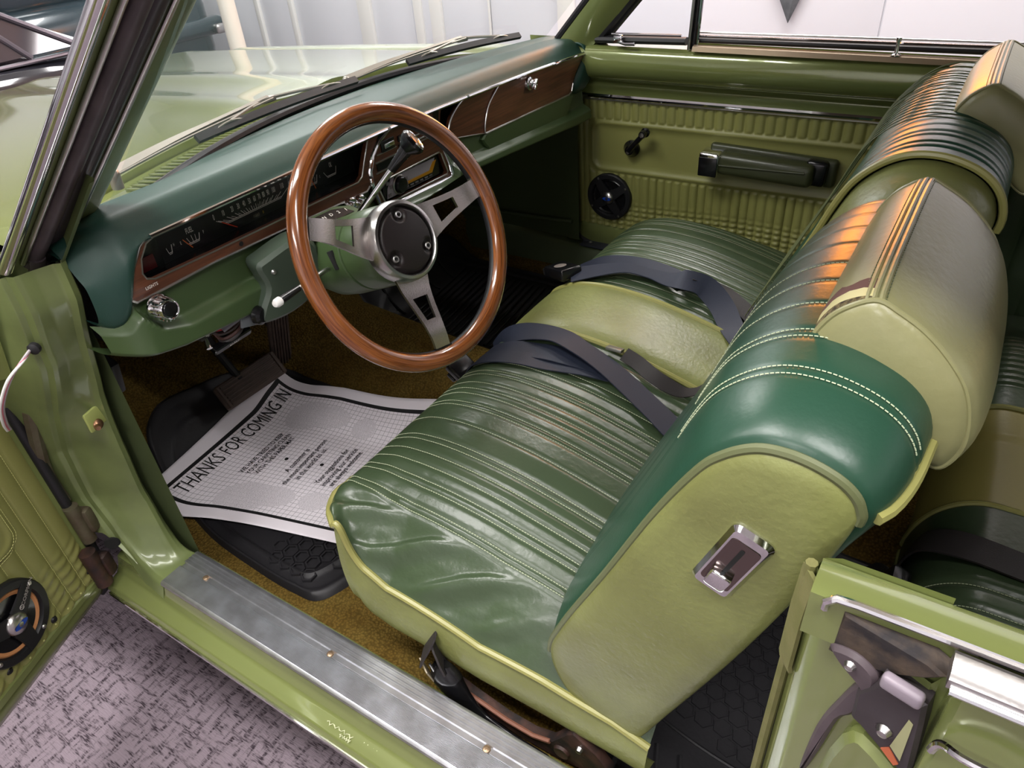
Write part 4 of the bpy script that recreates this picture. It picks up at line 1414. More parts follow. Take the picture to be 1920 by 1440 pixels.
MB().prism(gfo, fr_d, -0.006, 0.0055).build('wood_panel', WOODD, gd)
MB().prism(smooth2([(0.194, 0.851), (0.198, 0.820), (0.212, 0.809), (0.30, 0.803), (0.52, 0.787), (0.545, 0.790), (0.566, 0.815), (0.570, 0.838), (0.40, 0.844)], 3), fr_d, -0.006, 0.007, 0.003).build('lower_panel', SATIN, gd)
MB().tube(cr([(0.258, 0.8945, 0.9345), (0.216, 0.8945, 0.906), (0.197, 0.8945, 0.873), (0.193, 0.8945, 0.853)], 6), 0.0017, 8).build('arc_trim', CHROMES, gd)
MB().tube([(0.193, 0.8938, 0.852), (0.40, 0.8938, 0.844), (0.558, 0.8938, 0.838), (0.573, 0.8938, 0.843), (0.580, 0.8938, 0.860)], 0.0022, 8).build('lower_trim', CHROMES, gd)
MB().prism([(0.352, 0.893), (0.392, 0.885), (0.394, 0.914), (0.366, 0.920)], fr_d, 0.0, 0.0062).build('lock_plate', mat('darker_wood_plate', (64, 38, 28), 0.4), gd)
lk = MB().lathe([(0.015, 0.0), (0.014, 0.005), (0.0105, 0.007), (0.0095, 0.013), (0.007, 0.015), (0, 0.015)], (0.374, 0.894, 0.909), (0, -1, 0), 24).build('lock', CHROME, gd)
MB().box((0.374, 0.876, 0.909), (0.006, 0.008, 0.024), Matrix.Rotation(0.5, 3, 'Y'), 0.002).build('lock_tab', CHROME, lk)
MB().box((0.372, 0.899, 0.797), (0.36, 0.004, 0.012), Matrix.Rotation(0.05, 3, 'Y')).build('gap_shadow', DARKV, gd)  # black box standing in for the shade in the gap behind the door

# ---------------------------------------------------------------- steering column
wc = Vector((-0.324, 0.678, 0.873))
wn = Vector((-0.0645, -0.9190, 0.3930)).normalized()
w1 = Vector((0, 0, 1)).cross(wn).normalized()
w2 = wn.cross(w1)
sc = thing('steering_column', 'green steering column with chrome shift lever and turn signal stalk', 'steering column', wc - wn * 0.3)
cdir = -wn


def ax(d):
    return wc + cdir * d


MB().lathe([(0.0, 0.035), (0.046, 0.035), (0.056, 0.042), (0.061, 0.055), (0.062, 0.092), (0.060, 0.094)], wc, cdir, 40).build('column_bowl', SATIN, sc)
MB().lathe([(0.0575, 0.090), (0.0575, 0.0985)], wc, cdir, 40).build('column_gap', DARKV, sc)
MB().lathe([(0.060, 0.0975), (0.062, 0.0990), (0.0625, 0.15), (0.060, 0.18), (0.050, 0.21), (0.040, 0.24), (0.036, 0.45), (0.0, 0.45)], wc, cdir, 40).build('column_tube', SATIN, sc)
# gear indicator hood on top of the column
gi_o = ax(0.165) + w2 * 0.062
gf = frame(gi_o, w1, (w2 * 0.72 - wn * 0.69))
MB().prism([(-0.062, -0.012), (0.062, -0.012), (0.052, 0.012), (0.026, 0.024), (-0.026, 0.024), (-0.052, 0.012)], gf, -0.03, 0.004, 0.003).build('indicator_hood', SATIN, sc)
gp = MB().prism([(-0.046, -0.006), (0.046, -0.006), (0.036, 0.010), (0.016, 0.017), (-0.016, 0.017), (-0.036, 0.010)], gf, 0.003, 0.0048).build('gear_indicator', BLACKP, sc)
gt = MB()
for k, lab in enumerate('PRND21'):
    text(gt, lab, gf, 0.0090, 1.0, at=(-0.036 + k * 0.0145, 0.004 + 0.004 * (1 - abs(k - 2.5) / 2.5)), lift=0.0053)
gt.build('gear_letters', WHITEP, gp)
# shift lever
lb = Vector((-0.268, 0.830, 0.866))
lt_ = Vector((-0.205, 0.757, 0.966))
ld = (lt_ - lb).normalized()
sl = MB().tube([lb - ld * 0.03, lb, lb.lerp(lt_, 0.68)], 0.0055, 12).build('shift_lever', CHROME, sc)
MB().tube([lb.lerp(lt_, 0.64), lb.lerp(lt_, 0.80), lt_ - ld * 0.005], [0.0075, 0.0088, 0.0115], 14).build('lever_grip', BLACKP, sl)
MB().lathe([(0.0, -0.012), (0.011, -0.010), (0.020, 0.002), (0.0215, 0.008), (0.019, 0.012), (0.017, 0.0125), (0.0, 0.0135)], lt_, (ld + Vector((0.25, -0.35, 0.1))).normalized(), 28).build('lever_knob', BLACKP, sl)
MB().lathe([(0.0185, 0.0118), (0.0172, 0.0138), (0.0150, 0.0130), (0.0150, 0.0125)], lt_, (ld + Vector((0.25, -0.35, 0.1))).normalized(), 28).build('knob_ring', CHROME, sl)
# turn signal stalk and slot
ts = cr([(-0.385, 0.80, 0.826), (-0.412, 0.780, 0.839), (-0.46, 0.765, 0.846), (-0.50, 0.757, 0.850)], 4)
tk = MB().tube(ts, 0.0038, 10).build('turn_signal_stalk', CHROMES, sc)
MB().tube([(-0.478, 0.7610, 0.8483), (-0.52, 0.753, 0.8515)], [0.0046, 0.0062], 12).build('stalk_sleeve', BLACKP, tk)
MB().lathe([(0.0, 0.008), (0.0045, 0.007), (0.0065, 0.003), (0.0066, -0.004), (0.0, -0.005)], (-0.524, 0.752, 0.8518), (-0.97, -0.2, 0.08), 16).build('stalk_tip', WALLT, tk)
so = ax(0.115) - w1 * 0.0605 + w2 * 0.012
MB().box(so, (0.006, 0.010, 0.030), Matrix((-w1, cdir, w2)).transposed() , 0.001).build('stalk_slot', DARKV, sc)
# lower column cover at the dash
cf = frame((-0.445, 0.864, 0.815), (1, -0.25, 0.0), (0, 0.0, 1))
if cf[3].y > 0:
    cf = (cf[0], cf[1], cf[2], -cf[3])
MB().prism(smooth2([(-0.018, 0.036), (0.0, 0.046), (0.06, 0.058), (0.085, 0.03), (0.075, -0.03), (0.02, -0.055), (-0.035, -0.052), (-0.030, -0.03), (-0.012, 0.0)], 4), cf, -0.03, 0.010, 0.006).build('column_cover', mat('grey_green_column_cover', (62, 74, 62), 0.45), sc)
MB().lathe([(0, 0.004), (0.003, 0.003), (0.0045, 0)], cf[0] + cf[1] * 0.004 + cf[2] * 0.022 + cf[3] * 0.010, cf[3], 12).build('cover_screw', CHROMES, sc)

# ---------------------------------------------------------------- steering wheel
swl = thing('steering_wheel', 'three-spoke steering wheel with varnished wood rim and black leather hub', 'steering wheel', wc)
RM = 0.1835
RT = 0.0136


def rim_fn(u, v):
    a = 2 * PI * u
    b = 2 * PI * v
    rr_ = RM + RT * math.cos(b)
    return wc + (w1 * math.cos(a) + w2 * math.sin(a)) * rr_ + wn * (RT * math.sin(b) * 0.95)


rim = MB().grid(rim_fn, 128, 24, cu=True, cv=True).build('rim', WOODW, swl)
uvl = rim.data.uv_layers.new(name='grain')
nu_ = 128
for poly in rim.data.polygons:
    idx = [rim.data.loops[l].vertex_index for l in poly.loop_indices]
    us = [i % nu_ for i in idx]
    wrap = max(us) - min(us) > nu_ / 2
    for l, i in zip(poly.loop_indices, idx):
        ui = i % nu_
        if wrap and ui < nu_ / 2:
            ui += nu_
        uvl.data[l].uv = ((i // nu_) / 24.0, ui / nu_ * 6)
MB().grid(lambda u, v: wc + (w1 * math.cos(2 * PI * u) + w2 * math.sin(2 * PI * u)) * (RM - 0.0118 + 0.0035 * math.cos(2 * PI * v)) + wn * (-0.0045 + 0.006 * math.sin(2 * PI * v)), 96, 10, cu=True, cv=True).build('inner_band', BLACKM, swl)
for ang, wd in ((153, 1.0), (7, 1.0), (260, 1.0)):
    a = math.radians(ang)
    rad = w1 * math.cos(a) + w2 * math.sin(a)
    tan = wn.cross(rad)

    def sp_pt(r, t, lift):
        d = 0.022 * (1 - sm((r - 0.06) / 0.10))
        return wc + rad * r + tan * t - wn * (d + 0.002 - lift)
    # outline with trapezoid opening: built as quads around the hole
    rows = [(0.040, 0.034), (0.056, 0.031), (0.072, 0.0275), (0.086, 0.0245), (0.104, 0.0210), (0.122, 0.0182), (0.128, 0.0174), (0.150, 0.0152), (0.172, 0.0142)]
    hole = {3: 0.0150, 4: 0.0118, 5: 0.0090}
    vs = []
    for (r, h) in rows:
        for t, l in ((-h, 0), (-h * 0.55 if True else 0, 0), (h * 0.55, 0), (h, 0)):
            vs.append((r, t))
    # replace inner columns by the hole half width where the hole runs
    cols = []
    for i, (r, h) in enumerate(rows):
        hw = hole.get(i, None)
        if hw is None:
            hw = 0.0150 if i < 3 else 0.0086
            hw = min(hw, h * 0.6)
        cols.append([(-h), (-hw), (hw), (h)])
    top = []
    bot = []
    for i, (r, h) in enumerate(rows):
        for t in cols[i]:
            top.append(sp_pt(r, t, 0.0022))
            bot.append(sp_pt(r, t, -0.0022))
    nv_ = len(top)
    fs_ = []
    for i in range(len(rows) - 1):
        for j in range(3):
            if j == 1 and i in (3, 4):
                continue
            q = (i * 4 + j, i * 4 + j + 1, (i + 1) * 4 + j + 1, (i + 1) * 4 + j)
            fs_.append(q)
            fs_.append(tuple(x_ + nv_ for x_ in q[::-1]))
        for j in (0, 3):
            fs_.append((i * 4 + j, (i + 1) * 4 + j, (i + 1) * 4 + j + nv_, i * 4 + j + nv_))
    for i in (3, 4):
        for j in (1, 2):
            fs_.append((i * 4 + j, (i + 1) * 4 + j, (i + 1) * 4 + j + nv_, i * 4 + j + nv_))
    for i in (3, 5):
        fs_.append((i * 4 + 1, i * 4 + 2, i * 4 + 2 + nv_, i * 4 + 1 + nv_))
    spk = MB().add(top + bot, fs_).build('spoke', STEEL, swl, smooth=30)
    MB().loft([[sp_pt(r, t, l) for t, l in ((-0.0165, -0.005), (0.0165, -0.005), (0.0165, 0.0035), (-0.0165, 0.0035))] for r in (0.167, 0.176)]).build('spoke_clip', BLACKP if ang != 7 else CHROMES, spk)
hb = ax(0.020)
MB().lathe([(0.046, -0.018), (0.060, -0.014), (0.0615, -0.004), (0.0605, 0.008), (0.0575, 0.0135), (0.0535, 0.0145), (0.0515, 0.012), (0.0515, 0.004)], hb, wn, 56).build('hub_ring', CHROMES, swl)
LEATH = mat('black_leather_horn_pad', (34, 26, 26), 0.42, 0, 0.5, bump=(900, 0.12, 'voronoi'))
BOLTA = [(84, 0.0385), (205, 0.0385), (325, 0.0385)]


def horn_fn(u, v):
    a = 2 * PI * u
    r = 0.0512 * v
    px, py = r * math.cos(a), r * math.sin(a)
    h = 0.0125 + 0.0045 * (1 - (r / 0.0512) ** 2) - 0.006 * sm((v - 0.86) / 0.14)
    for ba, br in BOLTA:
        bx, by = br * math.cos(math.radians(ba)), br * math.sin(math.radians(ba))
        d = math.hypot(px - bx, py - by)
        h -= 0.0055 * (1 - sm((d - 0.008) / 0.005))
    return hb + w1 * px + w2 * py + wn * h


MB().grid(horn_fn, 96, 40, cu=True).build('horn_pad', LEATH, swl, smooth=60)
for ba, br in BOLTA:
    bp = hb + w1 * (br * math.cos(math.radians(ba))) + w2 * (br * math.sin(math.radians(ba))) + wn * 0.0095
    bo = MB().lathe([(0.0056, 0.0), (0.0056, 0.0042), (0.0048, 0.0052), (0.0030, 0.0052), (0.0030, 0.0018), (0.0, 0.0018)], bp, wn, 24).build('hub_bolt', CHROMES, swl)
    MB().lathe([(0.0029, 0.0019), (0.0, 0.0021)], bp, wn, 6).build('bolt_socket', DARKV, bo)

# ---------------------------------------------------------------- pedals and under-dash bits


def pedal(name, label, o, u, v, w, h, ribs, along, pad_m, arm):
    f = frame(o, u, v)
    n = f[3] if f[3].y < 0 or f[3].z > 0.3 else -f[3]
    f = (f[0], f[1], f[2], n)
    t = thing(name, label, 'pedal', o)
    MB().prism(rrect(w, h, 0.006), f, -0.012, 0.0, 0.003).build('rubber_pad', pad_m, t)
    for k in range(ribs):
        if along == 'u':
            yy = -h / 2 + h * (k + 1) / (ribs + 1)
            MB().prism(rrect(w * 0.84, h * 0.40 / ribs, 0.0012, 2, 0, yy), f, -0.002, 0.005, 0.0008).build('rib', pad_m, t)
        else:
            xx = -w / 2 + w * (k + 1) / (ribs + 1)
            MB().prism(rrect(w * 0.45 / ribs, h * 0.90, 0.0012, 2, xx, 0), f, -0.002, 0.005, 0.0008).build('rib', pad_m, t)
    if along == 'u':
        for s_ in (-1, 1):
            MB().prism(rrect(0.006, h * 0.92, 0.002, 2, s_ * (w / 2 - 0.008), 0), f, -0.002, 0.0042, 0.001).build('end_rib', pad_m, t)
    MB().tube(arm, 0.009, 8).build('pedal_arm', BLACKM, t)


pedal('brake_pedal', 'wide ribbed brown rubber brake pedal above the paper mat', (-0.284, 1.268, 0.398), (0.985, -0.10, 0.06), (0.02, 0.62, 0.78), 0.165, 0.060, 6, 'u', PEDALR,
      cr([(-0.30, 1.283, 0.40), (-0.315, 1.33, 0.52), (-0.32, 1.33, 0.70), (-0.32, 1.30, 0.82)], 5))
pedal('accelerator_pedal', 'tall ribbed brown rubber accelerator pedal right of the brake', (-0.166, 1.285, 0.432), (0.97, -0.22, 0.0), (-0.16, -0.30, 0.93), 0.052, 0.185, 6, 'v', PEDALR,
      cr([(-0.168, 1.30, 0.46), (-0.17, 1.36, 0.55), (-0.17, 1.42, 0.66)], 5))
bh = thing('parking_brake_handle', 'black parking brake release handle hanging below the dash', 'handle', (-0.504, 0.92, 0.727))
bf = frame((-0.504, 0.92, 0.727), (1, -0.02, 0.03), (0, -0.55, 0.83))
MB().prism(rrect(0.072, 0.014, 0.004), bf, -0.012, 0.0, 0.002).build('grip', BLACKP, bh)
bt = MB()
text(bt, 'BRAKE', bf, 0.0068, 0.95, lift=0.0006)
if bf[3].y > 0:
    bt = MB()
    bf2 = (bf[0] - bf[3] * 0.012, bf[1], bf[2], -bf[3])
    text(bt, 'BRAKE', bf2, 0.0068, 0.95, lift=0.0006)
bt.build('lettering', WHITEP, bh)
MB().tube([(-0.504, 0.93, 0.728), (-0.50, 1.0, 0.76), (-0.50, 1.05, 0.79)], 0.005, 8).build('rod', BLACKM, bh)
tg = thing('toggle_switch', 'chrome toggle switch on a bracket under the dash edge', 'switch', (-0.556, 0.90, 0.775))
MB().box((-0.548, 0.905, 0.779), (0.044, 0.022, 0.009), Matrix.Rotation(-0.1, 3, 'Y'), 0.002).build('bracket', mat('oily_grey_metal', (62, 60, 58), 0.4, 0.7), tg)
MB().tube([(-0.560, 0.898, 0.775), (-0.566, 0.886, 0.762)], [0.0024, 0.0046], 10).build('toggle_bat', CHROME, tg)
MB().lathe([(0.006, 0), (0.006, 0.004), (0.004, 0.006), (0, 0.006)], (-0.557, 0.900, 0.779), (-0.3, -0.6, -0.7), 12).build('collar', CHROMES, tg)
pk = thing('pull_knob', 'black round pull knob on a grey metal bracket under the column', 'knob', (-0.478, 0.875, 0.775))
MB().box((-0.488, 0.885, 0.776), (0.030, 0.004, 0.034), Matrix.Rotation(0.3, 3, 'Y'), 0.0015).build('bracket', mat('zinc_bracket', (128, 132, 140), 0.4, 0.6), pk)
MB().lathe([(0.0, 0.022), (0.010, 0.022), (0.0145, 0.018), (0.0150, 0.010), (0.010, 0.005), (0.005, 0.004), (0.005, 0.0)], (-0.482, 0.884, 0.776), (0.25, -1, 0), 24).build('knob', BLACKP, pk)
wi = thing('loose_wiring', 'bundle of red, yellow and dark wires hanging under the dash', 'wiring', (-0.50, 0.92, 0.765))
for k, (cc, off) in enumerate((((150, 30, 36), 0.0), ((176, 140, 40), 0.010), ((70, 60, 58), -0.008), ((96, 66, 60), -0.016), ((60, 54, 54), -0.022))):
    MB().tube(cr([(-0.545 - off, 0.93, 0.772 + off * 0.3), (-0.520, 0.925, 0.758 + off), (-0.495, 0.915, 0.762 + off), (-0.468, 0.92, 0.780 + off)], 6), 0.0028, 6).build('wire', mat('wire_%d' % k, cc, 0.5), wi)
MB().tube([(-0.52, 0.915, 0.762), (-0.47, 0.90, 0.778)], 0.0065, 8).build('sleeve', mat('grey_sleeve', (112, 112, 120), 0.5), wi)

# ================================================================== floor mats
MATR = mat('black_rubber_mat', (30, 29, 32), 0.5, 0, 0.4, bump=(140, 0.2, 'noise'))


def mat_fn(outline, base=0.006, zf=floor_z, ridges=((0.80, 0.85, 0.006), (0.93, 0.985, 0.006))):
    P = [(p.x, p.y) for p in crc([(a, b, 0) for a, b in outline], 8)]
    cx = sum(p[0] for p in P) / len(P)
    cy = sum(p[1] for p in P) / len(P)

    def fn(u, v):
        k = int(round(u * len(P))) % len(P)
        x = cx + (P[k][0] - cx) * v
        y = cy + (P[k][1] - cy) * v
        h = base
        for a, b, q in ridges:
            m_ = (a + b) / 2
            w = (b - a) / 2
            if abs(v - m_) < w:
                h += q * math.cos((v - m_) / w * PI / 2)
        if v > 0.985:
            h *= (1 - v) / 0.015
        return (x, y, zf(x, y) + h)
    return fn, len(P)


dm = thing('floor_mat', 'black rubber driver floor mat with raised rim under the paper', 'floor mat', (-0.37, 1.0, 0.285))
out1 = [(-0.549, 1.285), (-0.515, 1.350), (-0.45, 1.385), (-0.36, 1.378), (-0.27, 1.362), (-0.165, 1.310), (-0.148, 1.22), (-0.152, 1.05), (-0.165, 0.82), (-0.25, 0.72), (-0.42, 0.71), (-0.535, 0.745), (-0.602, 0.775), (-0.613, 0.83), (-0.612, 0.92), (-0.602, 1.06), (-0.575, 1.18)]
fn, n_ = mat_fn(out1)
MB().grid(fn, n_, 60, cu=True).build('mat_body', MATR, dm)


def hexes(mb, x0, x1, y0, y1, r, h, zf, rot=0.0, wall=0.78, inside=None):
    dx = 1.5 * r * 1.04
    dy = math.sqrt(3) * r * 1.04
    i = 0
    x = x0
    while x <= x1:
        y = y0 + (dy / 2 if i % 2 else 0)
        while y <= y1:
            if inside is None or inside(x, y):
                pts = []
                for rr_ in (1.0, wall):
                    for zz in (0, 1):
                        pts.append([(x + r * rr_ * (1 - 0.06 * zz) * math.cos(PI / 3 * k + rot), y + r * rr_ * (1 - 0.06 * zz) * math.sin(PI / 3 * k + rot)) for k in range(6)])
                base_z = zf(x, y)
                rings = [[(a, b, base_z) for a, b in pts[0]], [(a, b, base_z + h) for a, b in pts[1]], [(a, b, base_z + h) for a, b in pts[3]], [(a, b, base_z) for a, b in pts[2]]]
                mb.loft(rings, cap=False)
            y += dy
        x += dx
        i += 1
    return mb


hexes(MB(), -0.575, -0.30, 0.74, 0.93, 0.016, 0.006, lambda x, y: floor_z(x, y) + 0.005, inside=lambda x, y: y > (0.815 if x < -0.53 else 0.79 if x < -0.47 else 0.76)).build('hex_tread', MATR, dm)
pmn = thing('floor_mat', 'black ribbed rubber floor mat in the passenger footwell', 'floor mat', (0.4, 1.05, 0.285))
out2 = [(0.13, 1.30), (0.20, 1.37), (0.38, 1.39), (0.55, 1.37), (0.615, 1.30), (0.615, 1.10), (0.61, 0.85), (0.58, 0.76), (0.40, 0.73), (0.20, 0.75), (0.145, 0.85), (0.135, 1.1)]
fn, n_ = mat_fn(out2)
MB().grid(fn, n_, 60, cu=True).build('mat_body', MATR, pmn)
for k in range(22):
    y0 = 0.80 + k * 0.0205
    pth = [(0.20 + 0.34 * j / 12, y0 + 0.035 * j / 12, 0) for j in range(13)]
    MB().tube([(a, b, floor_z(a, b) + 0.0085) for a, b, _ in pth], 0.0032, 6, flat=1.2).build('rib', MATR, pmn)
for k in range(4):
    MB().tube([(0.24 + k * 0.08, 1.26 + 0.012 * j, floor_z(0.24 + k * 0.08, 1.26 + 0.012 * j) + 0.009) for j in range(10)], 0.003, 6).build('rib', MATR, pmn)
rm = thing('floor_mat', 'black rubber rear floor mat with hexagon pattern behind the front seat', 'floor mat', (-0.38, 0.02, 0.285))
out3 = [(-0.635, 0.195), (-0.60, 0.222), (-0.40, 0.225), (-0.16, 0.222), (-0.12, 0.19), (-0.12, 0.0), (-0.13, -0.22), (-0.20, -0.26), (-0.40, -0.26), (-0.60, -0.25), (-0.64, -0.2), (-0.64, 0.0)]
fn, n_ = mat_fn(out3)
MB().grid(fn, n_, 40, cu=True).build('mat_body', MATR, rm)
zr = lambda x, y: floor_z(x, y) + 0.0055
hexes(MB(), -0.50, -0.16, -0.20, 0.17, 0.0155, 0.0022, zr, 0.25, 0.86, inside=lambda x, y: x > -0.505 + 0.9 * (y - 0.03) ** 2).build('hex_tread', MATR, rm)
MB().tube([(-0.525 + 0.9 * (y - 0.03) ** 2, y, zr(-0.5, y) + 0.001) for y in [-0.22 + 0.42 * k / 20 for k in range(21)]], 0.0026, 6).build('arc_rib', MATR, rm)
for k in range(12):
    MB().tube([(-0.615, -0.20 + k * 0.034, zr(-0.6, 0) + 0.001), (-0.545, -0.175 + k * 0.034, zr(-0.6, 0) + 0.001)], 0.0035, 6).build('rib', MATR, rm)

# ================================================================== paper mat
PA_, PB_, PC_, PD_ = Vector((-0.606, 1.266)), Vector((-0.186, 1.325)), Vector((-0.10, 0.69)), Vector((-0.450, 0.64))


def paper_pt(s, t, lift=0.0):
    q = PA_ * ((1 - s) * (1 - t)) + PB_ * (s * (1 - t)) + PC_ * (s * t) + PD_ * ((1 - s) * t)
    bow = -0.022 * math.exp(-((t - 0.12) / 0.16) ** 2) * (1 - s) ** 3
    x, y = q.x + bow, q.y
    z = floor_z(max(x, -0.60), y) + 0.016
    # rests over rim and pedal side: soft folds
    z += 0.006 * math.sin(5.2 * t + 1.0 + 2.2 * s) * math.sin(PI * min(1, t * 3)) + 0.004 * math.sin(11 * t - 2 * s) * s
    z += 0.020 * sm((0.14 - t) / 0.14) * (1 - 0.6 * s) - 0.010 * math.exp(-((t - 0.17) / 0.06) ** 2) * 0.4
    z += 0.006 * math.exp(-((s - 1.0) / 0.12) ** 2) * math.sin(9 * t + 0.6) + 0.014 * sm((s - 0.70) / 0.18) * (1 - sm((s - 0.97) / 0.2))
    return Vector((x, y, z + lift))


def paper_material():
    m, nt, b = nodes_of('printed_paper_mat')
    uv = nt.nodes.new('ShaderNodeUVMap')
    sp_ = nt.nodes.new('ShaderNodeSeparateXYZ')
    nt.links.new(uv.outputs[0], sp_.inputs[0])
    s_, t_ = sp_.outputs[0], sp_.outputs[1]

    def mth(op, a, b_=None, c=None):
        n = nt.nodes.new('ShaderNodeMath')
        n.operation = op
        for i, v in enumerate((a, b_, c)):
            if v is None:
                continue
            if isinstance(v, (int, float)):
                n.inputs[i].default_value = v
            else:
                nt.links.new(v, n.inputs[i])
        return n.outputs[0]

    def band(v, a, b_):
        return mth('MULTIPLY', mth('GREATER_THAN', v, a), mth('LESS_THAN', v, b_))
    inb = mth('MULTIPLY', band(s_, 0.085, 0.935), mth('GREATER_THAN', t_, 0.058))
    outb = mth('MULTIPLY', band(s_, 0.067, 0.953), mth('GREATER_THAN', t_, 0.044))
    border = mth('SUBTRACT', outb, inb)
    gx = mth('LESS_THAN', mth('FRACT', mth('MULTIPLY', s_, 38.0)), 0.085)
    gy = mth('LESS_THAN', mth('FRACT', mth('MULTIPLY', t_, 60.0)), 0.085)
    gridl = mth('MULTIPLY', mth('MAXIMUM', gx, gy), inb)
    nz = nt.nodes.new('ShaderNodeTexNoise')
    nz.inputs['Scale'].default_value = 520
    nz.inputs['Detail'].default_value = 1
    nt.links.new(uv.outputs[0], nz.inputs['Vector'])
    ms = mth('GREATER_THAN', nz.outputs['Fac'], 0.57)
    foot = None
    for (cs, ct, rs, rt, sk) in ((0.80, 0.245, 0.105, 0.085, 0.15), (0.815, 0.335, 0.075, 0.085, 0.1), (0.80, 0.487, 0.068, 0.045, 0.0), (0.165, 0.300, 0.105, 0.090, 0.15), (0.20, 0.385, 0.075, 0.075, 0.1), (0.225, 0.525, 0.068, 0.050, 0.0)):
        a = mth('DIVIDE', mth('SUBTRACT', mth('SUBTRACT', s_, cs), mth('MULTIPLY', mth('SUBTRACT', t_, ct), sk)), rs)
        c = mth('DIVIDE', mth('SUBTRACT', t_, ct), rt)
        d = mth('ADD', mth('MULTIPLY', a, a), mth('MULTIPLY', c, c))
        i_ = mth('LESS_THAN', d, 1.0)
        foot = i_ if foot is None else mth('MAXIMUM', foot, i_)
    stip = mth('MULTIPLY', foot, ms)
    grid2 = mth('MULTIPLY', gridl, mth('SUBTRACT', 1.0, mth('MULTIPLY', foot, 0.8)))
    ink = mth('MAXIMUM', mth('MAXIMUM', border, mth('MULTIPLY', stip, 0.75)), mth('MULTIPLY', grid2, 0.62))
    mx = N(nt, 'ShaderNodeMix', data_type='RGBA')
    mx.inputs[6].default_value = lin((232, 226, 232))
    mx.inputs[7].default_value = lin((14, 14, 16))
    nt.links.new(ink, mx.inputs[0])
    nt.links.new(mx.outputs[2], b.inputs['Base Color'])
    b.inputs['Roughness'].default_value = 0.65
    return m


pp = thing('paper_floor_mat', 'white printed paper floor mat with footprints lying on the rubber mat', 'paper mat', (-0.34, 0.98, 0.29))
ns, ntt = 70, 110
sheet = MB().grid(lambda u, v: paper_pt(u, v), ns, ntt).build('sheet', paper_material(), pp, smooth=80)
uvl = sheet.data.uv_layers.new(name='print')
for l in sheet.data.loops:
    i = l.vertex_index
    uvl.data[l.index].uv = ((i % ns) / (ns - 1), (i // ns) / (ntt - 1))
md = sheet.modifiers.new('thickness', 'SOLIDIFY')
md.thickness = 0.0004
md.offset = -1


def paper_text(s_txt, s0, s1, tc_, hgt, name='lettering', bold=0.014):
    vs, fs = text_mesh(s_txt, 1.0, bold=bold)
    xs = [v[0] for v in vs]
    a, b = min(xs), max(xs)
    mb = MB()
    out = []
    for x, y, z in vs:
        ss = s0 + (s1 - s0) * (x - a) / (b - a)
        tt = tc_ - y * hgt
        out.append(paper_pt(ss, tt, 0.0012))
    mb.add(out, fs)
    return mb.build(name, INK, pp)


paper_text('THANKS FOR COMING IN', 0.115, 0.915, 0.098, 0.074, bold=0.0)
for tx, a, b, t_ in (('WE HAVE TRIED TO KEEP', 0.31, 0.64, 0.212), ('YOUR CARPETING CLEAN', 0.31, 0.645, 0.239), ('WITH THIS PAPER MAT', 0.32, 0.625, 0.266),
                     ('A customer is', 0.375, 0.565, 0.356), ('the most important person', 0.29, 0.66, 0.384), ('in the world to us.', 0.345, 0.60, 0.410),
                     ('Your suggestions for', 0.345, 0.635, 0.484), ('improving our service', 0.34, 0.655, 0.510), ('are always welcome.', 0.35, 0.645, 0.535)):
    paper_text(tx, a, b, t_, 0.027)
for (s0, t0) in ((0.462, 0.316), (0.482, 0.447)):
    mb = MB()
    vs = [paper_pt(s0, t0, 0.0012)] + [paper_pt(s0 + 0.0105 * math.cos(2 * PI * k / 16), t0 + 0.0068 * math.sin(2 * PI * k / 16), 0.0012) for k in range(16)]
    mb.add(vs, [(0, 1 + k, 1 + (k + 1) % 16) for k in range(16)])
    mb.build('print_dot', INK, pp)

# ================================================================== front bench seat
SEAMS = [-0.545, -0.536, -0.512, -0.502, -0.483, -0.463, -0.441, -0.431, -0.389, -0.349, -0.339, -0.315, -0.300, -0.281, -0.255, -0.243, -0.215, -0.195, -0.170, -0.145, -0.120]
SEAMS = SEAMS + [-s_ for s_ in SEAMS[::-1]]
PRY = [(0.150, 0.522), (0.20, 0.537), (0.25, 0.550), (0.35, 0.580), (0.45, 0.603), (0.55, 0.612), (0.62, 0.604), (0.66, 0.587), (0.682, 0.570), (0.694, 0.545)]


def xdrop(x):
    return interp(abs(x), [0, 0.40, 0.48, 0.54, 0.58, 0.60, 0.622], [0, 0, 0.013, 0.042, 0.080, 0.105, 0.138])


_prof = resample([(0, a, b) for a, b in [(p.x, p.y) for p in cr([(a, b, 0) for a, b in PRY], 6)]], 160)


